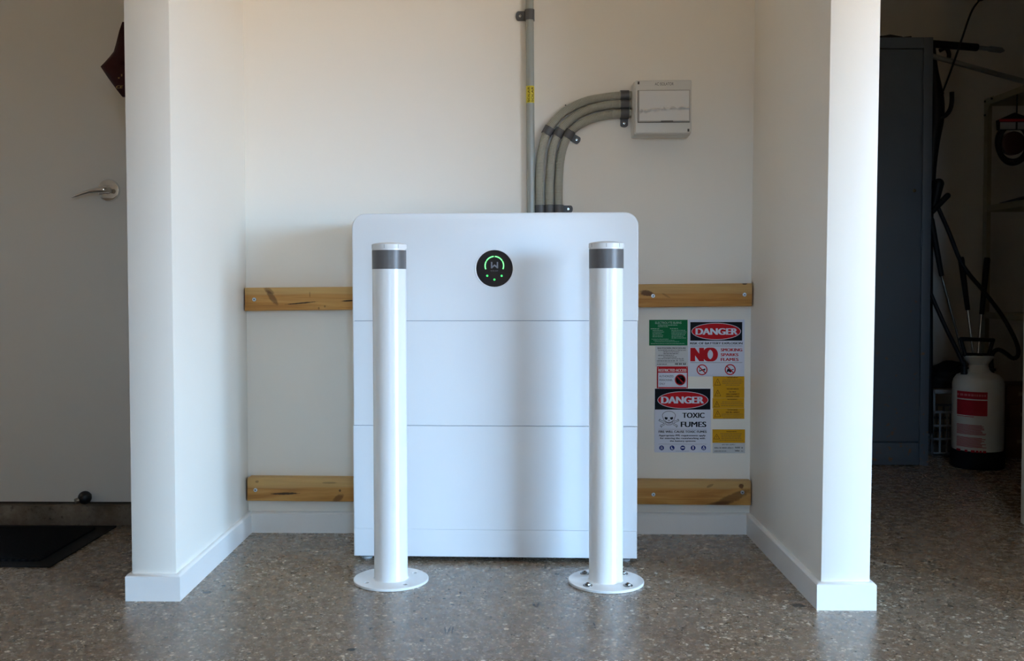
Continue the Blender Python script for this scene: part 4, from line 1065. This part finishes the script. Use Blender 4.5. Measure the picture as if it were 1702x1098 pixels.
M_TANK = plain('tank_plastic', (.50, .49, .46), .4, nz=.03); mk('tank', bm, M_TANK, sp, label='off-white plastic tank')
def cylpatch(bm, px0, py0, px1, py1, r, mi=0, n=10):
    """patch on the tank surface bounded in the photograph"""
    def ang_(px): 
        x = at(px, 700, YS - RS * .6).x - sx_; return math.asin(max(-.97, min(.97, x / RS)))
    a0, a1 = ang_(px0), ang_(px1); za, zb2 = at(1625, py0, YS - RS * .8).z, at(1625, py1, YS - RS * .8).z
    vs = []
    for i in range(n + 1):
        a = a0 + (a1 - a0) * i / n; vs.append((bm.verts.new((sx_ + r * math.sin(a), YS - r * math.cos(a), zb2)), bm.verts.new((sx_ + r * math.sin(a), YS - r * math.cos(a), za))))
    for (p, q), (u, v) in zip(vs, vs[1:]): f = bm.faces.new((p, u, v, q)); f.material_index = mi
M_LR = plain('label_red', (.30, .008, .02), .6, spec=.2); M_LP = plain('label_pale_red', (.40, .09, .11), .6)
bm = new(); cylpatch(bm, 1568, 651, 1633, 663, RS + .0003); cylpatch(bm, 1568, 665, 1633, 690.5, RS + .0003)
lb_ = mk('label', bm, M_LR, sp, label='red label panel')
bm = new()
rr = random.Random(5)
px = 1592
while px < 1631: w_ = rr.uniform(1.5, 3.2); cylpatch(bm, px, 655, px + w_, 658.5, RS + .0007, n=2); px += w_ + .9
mk('brand_word', bm, M_LP, lb_, smooth=False)
bm = new(); cylpatch(bm, 1597, 692, 1614, 693, RS + .0003, n=4)
for blk0, blk1 in ((706, 722), (727, 744)):
    y_ = blk0
    while y_ < blk1: cylpatch(bm, 1597, y_, rr.uniform(1624, 1632.5), y_ + .9, RS + .0003, n=6); y_ += 1.7
for y_ in (697, 700.5, 704): cylpatch(bm, 1586, y_, 1592, y_ + 2, RS + .0003, n=3)
for y_ in (712, 716, 728, 735): cylpatch(bm, 1586, y_, 1592, y_ + 2.2, RS + .0003, n=3)
for a_, b_ in ((1586, 1590), (1591, 1595), (1596, 1600), (1604, 1607), (1611, 1616), (1617, 1621), (1622, 1625.5), (1627, 1632)): cylpatch(bm, a_, 748, b_, 753.5, RS + .0003, n=3)
mk('small_print', bm, M_LR, sp, smooth=False, label='small red print and symbols')
# handle (trapezoid loop)
Yh = YS
hb = [(1604, 589), (1597, 563), (1650.5, 565), (1643, 590)]
bm = new()
for (p0, p1, r_) in ((hb[0], hb[1], 3.0), (hb[1], hb[2], 3.4), (hb[2], hb[3], 3.0), (hb[3], hb[0], 3.2)):
    tube(bm, [at(*p0, Yh), at(*p1, Yh)], r_ * sc_, 16)
for p in hb: sph(bm, at(*p, Yh), 3.3 * sc_, 16)
cyl(bm, (sx_, Yh, zf), (sx_, Yh, at(1625, 588, Yh).z), .02, .018, 20)
mk('pump_handle', bm, M_DK, sp, label='black D-shaped pump handle')
for (px, py0, py1, rr_) in ((1602.5, 617, 602, 5.5), (1647.5, 622, 602, 5.5)):
    a, b = at(px, py0, Yh - .02), at(px, py1, Yh - .02); bm = new(); cyl(bm, a - Vector((0, 0, .012)), b, rr_ * sc_, rr_ * sc_ * .6, 20); cyl(bm, a.lerp(b, .3), a.lerp(b, .5), rr_ * sc_ * 1.25, seg=20); mk('hose_nut', bm, M_DK, sp)
bm = new(); tube(bm, smoothpath([at(1647, 606, Yh - .02), at(1648, 592, Yh - .02), at(1653, 583, Yh - .02), at(1661, 581, Yh - .02), at(1672, 587, Yh - .03), at(1683, 595, Yh - .03), at(1691, 592, Yh - .03), at(1692, 578, Yh), at(1683, 555, Yh + .03), at(1664, 522, Yh + .06), at(1636, 485, Yh + .08), at(1600, 440, Yh + .1), at(1577, 385, Yh + .1), at(1557, 340, Yh + .1)], .008), .0088, 18)
mk('hose', bm, M_DK, sp, label='black looping hose')
bm = new(); tube(bm, smoothpath([at(1602, 606, Yh - .02), at(1592, 585, Yh), at(1570, 540, Yh + .05), at(1548, 490, Yh + .08), at(1538, 460, Yh + .1)], .01), .0085, 16); mk('hose', bm, M_DK, sp)
bm = new(); tube(bm, [at(1552, 345, 4.33), at(1560, 305, 4.33)], [.016, .023], 20); sph(bm, at(1560, 305, 4.33), .023, 20); tube(bm, [at(1549, 352, 4.31), at(1575, 325, 4.31)], [.012, .013], 16); sph(bm, at(1575, 325, 4.31), .013, 16); mk('spray_wand', bm, M_DK, sp, label='black wand handle')

# crate with a bag on it, left of the sprayer
M_CR = plain('grey_crate', (.24, .25, .27), .5)
Yk = 4.47; a = at(1551, 685, Yk); b = at(1600, 762, Yk); cz0 = .0; 
t = thing('plastic_crate', 'grey latticed plastic crate between the steel cabinet and the sprayer', 'crate', ((a.x + b.x) / 2 + .05, Yk + .12, 0))
bm = new(); x0, x1, zt_ = a.x, a.x + .26, a.z
for yy in (Yk, Yk + .26):
    nn = 9
    for i in range(nn): xx = x0 + (x1 - x0) * i / (nn - 1); box(bm, xx - .004, xx + .004, yy, yy + .006, 0.005, zt_, .001)
    for zf_ in (0.012, .35, .67, 1.0): z = .01 + (zt_ - .01) * (zf_ if zf_ > .02 else 0); box(bm, x0, x1, yy, yy + .008, z - (.004 if zf_ > .02 else .01), z + .006, .001)
for xx in (x0, x1):
    for i in range(6): y_ = Yk + .26 * i / 5; box(bm, xx - .003, xx + .003, y_, y_ + .008, .005, zt_, .001)
    for zf_ in (.0, .35, .67, 1.0): z = .01 + (zt_ - .01) * zf_; box(bm, xx - .004, xx + .004, Yk, Yk + .266, z - .004, z + .006, .001)
box(bm, x0, x1, Yk, Yk + .266, 0, .008); mk('lattice', bm, M_CR, t, smooth=False)
bm = new(); z = at(1560, 650, Yk).z; 
for yy in (Yk, Yk + .255): box(bm, x0, x1, yy, yy + .012, z - .012, z + .008, .003)
for xx in (x0, x1 - .01): box(bm, xx, xx + .01, Yk, Yk + .26, z - .012, z + .008, .003); 
for xx in (x0, x1 - .01):
    for yy in (Yk, Yk + .25): box(bm, xx, xx + .01, yy, yy + .01, zt_ - .01, z, .002)
mk('rim', bm, M_CR, t)
def lump(cx, cy, z0, rx, ry, h, seed, nseg=28):
    bm = new(); rr = random.Random(seed); bmesh.ops.create_icosphere(bm, subdivisions=4, radius=1)
    ph = [rr.uniform(0, 6) for _ in range(6)]
    for v in bm.verts:
        x, y, z = v.co; k = 1 + .10 * math.sin(3 * x + ph[0]) * math.cos(4 * z + ph[1]) + .06 * math.sin(7 * y + 5 * x + ph[2]) + .04 * math.sin(11 * z + ph[3] + 6 * x)
        v.co = Vector((cx + x * k * rx, cy + y * k * ry, z0 + max(0, (z + .35) / 1.35) * k * h))
    return bm
solo('plastic_bag', lump(x0 + .13, Yk + .13, z + .009, .115, .11, at(1570, 611, Yk).z - z, 3), plain('black_bag', (.010, .009, .009), .7, spec=.2, bump=.5), 'black crumpled bag resting on the grey crate', 'bag', angle=180)

# cartons on the floor right of the sprayer
M_CART = plain('brown_carton', (.115, .06, .03), .8, nz=.25, nscale=12)
Yq = 4.40; xq = at(1634.5, 300, 4.62).x + .010
zc = [0, at(1680, 708, Yq).z, at(1680, 672, Yq).z, at(1680, 640, Yq).z]
labs = ['brown carton on the floor right of the sprayer, lowest of three', 'brown carton right of the sprayer, middle of the stack of three', 'brown carton right of the sprayer, topmost of the stack of three']
for i in range(3):
    bm = new(); o_ = (0, .015, .004)[i]; box(bm, xq + o_, xq + .30 + o_, Yq, Yq + .19, zc[i] + .0005, zc[i + 1] - .0005, .004)
    o = solo('carton', bm, M_CART, labs[i], 'carton', 'cartons stacked right of the sprayer')
    bm = new(); zm = (zc[i] + zc[i + 1]) / 2; box(bm, xq + o_ + .05, xq + .25 + o_, Yq - .0008, Yq + .001, zm - .004, zm + .012); mk('tape', bm, plain('carton_tape', (.22, .15, .09), .5), o, smooth=False)

# cream slotted-angle shelving running along the right side of the store room
M_SHELF = plain('cream_steel', (.31, .275, .18), .45, nz=.1, nscale=15)
YSH = 4.62; sx0 = at(1634.5, 300, YSH).x; sx1 = sx0 + .42; sy0 = 3.62
def levelz(py): return at(1634, py, YSH).z
shelf = thing('shelving_unit', 'cream steel angle shelving unit along the right edge of the store room', 'shelving', ((sx0 + sx1) / 2, (sy0 + YSH) / 2, 0))
ztop = levelz(165)
for (x, y, dx, dy) in ((sx0, YSH, 1, -1), (sx0, sy0, 1, 1), (sx1, YSH, -1, -1), (sx1, sy0, -1, 1)):
    bm = new(); box(bm, min(x, x + dx * .035), max(x, x + dx * .035), min(y, y + dy * .002), max(y, y + dy * .002), 0, ztop); box(bm, min(x, x + dx * .002), max(x, x + dx * .002), min(y, y + dy * .035), max(y, y + dy * .035), 0, ztop)
    mk('post', bm, M_SHELF, shelf, smooth=False)
for py in (167, 343, 519):
    z = levelz(py); bm = new(); box(bm, sx0 + .002, sx1 - .002, sy0 + .002, YSH - .002, z, z + .002); box(bm, sx0 + .002, sx0 + .004, sy0 + .002, YSH - .002, z - .026, z); box(bm, sx1 - .004, sx1 - .002, sy0, YSH, z - .026, z); box(bm, sx0 + .002, sx1 - .002, YSH - .004, YSH - .002, z - .026, z); box(bm, sx0 + .002, sx1 - .002, sy0 + .002, sy0 + .004, z - .026, z)
    mk('shelf', bm, M_SHELF, shelf, smooth=False)
bm = new(); v0 = [(YSH, ztop), (YSH - .09, ztop), (YSH, ztop - .09)]
va = [bm.verts.new((sx0 - .0015, y, z)) for y, z in v0]; vb = [bm.verts.new((sx0, y, z)) for y, z in v0]
bm.faces.new(va); bm.faces.new(vb[::-1])
for i in range(3): bm.faces.new((va[i], vb[i], vb[(i + 1) % 3], va[(i + 1) % 3]))
g_ = mk('gusset', bm, M_SHELF, shelf, smooth=False)
for (y, z) in ((YSH - .012, ztop - .012), (YSH - .075, ztop - .01), (YSH - .012, ztop - .075)):
    bm = new(); cyl(bm, (sx0 - .006, y, z), (sx0 + .001, y, z), .005, seg=6); mk('gusset_bolt', bm, M_DK, g_)

# dark thing on the shelf, and the cable reel hanging above
zsh = levelz(343) + .0022
p0 = at(1662, 341, 4.42); bm = new()
pl_ = [(p0.x + .01, zsh), (p0.x + .22, zsh), (p0.x + .22, zsh + .035), (p0.x + .12, zsh + .03)]
prism(bm, pl_, 4.28, 4.46, bev=.002); solo('tool_case', bm, M_DK, 'dark wedge-shaped case lying on the middle shelf of the cream shelving', 'case')
Yc = 4.36
t = thing('cable_pack', 'black coiled cable with a red-striped header card hanging under the top shelf', 'cable', at(1680, 276, Yc))
cc = at(1684, 238, Yc); s_ = Yc / FOC
bm = new()
for i, r_ in enumerate((32, 28.5, 25)): 
    tube(bm, [cc + Vector((r_ * s_ * .86 * math.cos(q), .004 * math.sin(i + q * 3), r_ * s_ * 1.08 * math.sin(q))) for q in [2 * math.pi * k / 48 for k in range(49)]], .0052, 12, caps=False)
mk('coil', bm, M_DK, t, label='black looped cable')
a, b = at(1656, 275, Yc), at(1712, 200, Yc)
bm = new(); poly = [(at(1658, 216, Yc).x, at(1658, 216, Yc).z), (at(1657, 200, Yc).x, at(1657, 200, Yc).z), (at(1684, 188, Yc).x, at(1684, 188, Yc).z), (at(1712, 198, Yc).x, at(1712, 198, Yc).z), (at(1712, 216, Yc).x, at(1712, 216, Yc).z)]
prism(bm, poly, Yc - .016, Yc + .01, bev=.001); cr_ = mk('header_card', bm, M_DK, t, label='black header card')
def pr(x0, y0, x1, y1, yy): 
    A, B = at(x0, y1, Yc), at(x1, y0, Yc); bm = new(); box(bm, A.x, B.x, yy - .0004, yy + .0004, A.z, B.z); return bm
mk('red_stripe', pr(1658, 198.5, 1711, 203, Yc - .0168), M_LR, cr_, smooth=False)
mk('white_label', pr(1659, 204, 1685, 215.5, Yc - .0168), plain('label_white', (.27, .27, .28), .5), cr_, smooth=False); mk('white_label', pr(1688, 204, 1710, 215.5, Yc - .0168), MATS['label_white'], cr_, smooth=False)
bm = new(); lathe(bm, [(19 * s_, -.02), (19 * s_, .008), (16 * s_, .012), (0, .012)], (cc.x, Yc, cc.z), 40, 'Y'); mk('plug_pack', bm, plain('reel_dark', (.03, .008, .008), .4), t)
bm = new(); ta = at(1690, 188, Yc); tube(bm, [ta - Vector((0, 0, .01)), Vector((ta.x, Yc, levelz(167) - .001))], .003, 10); mk('hanger', bm, M_DK, t)
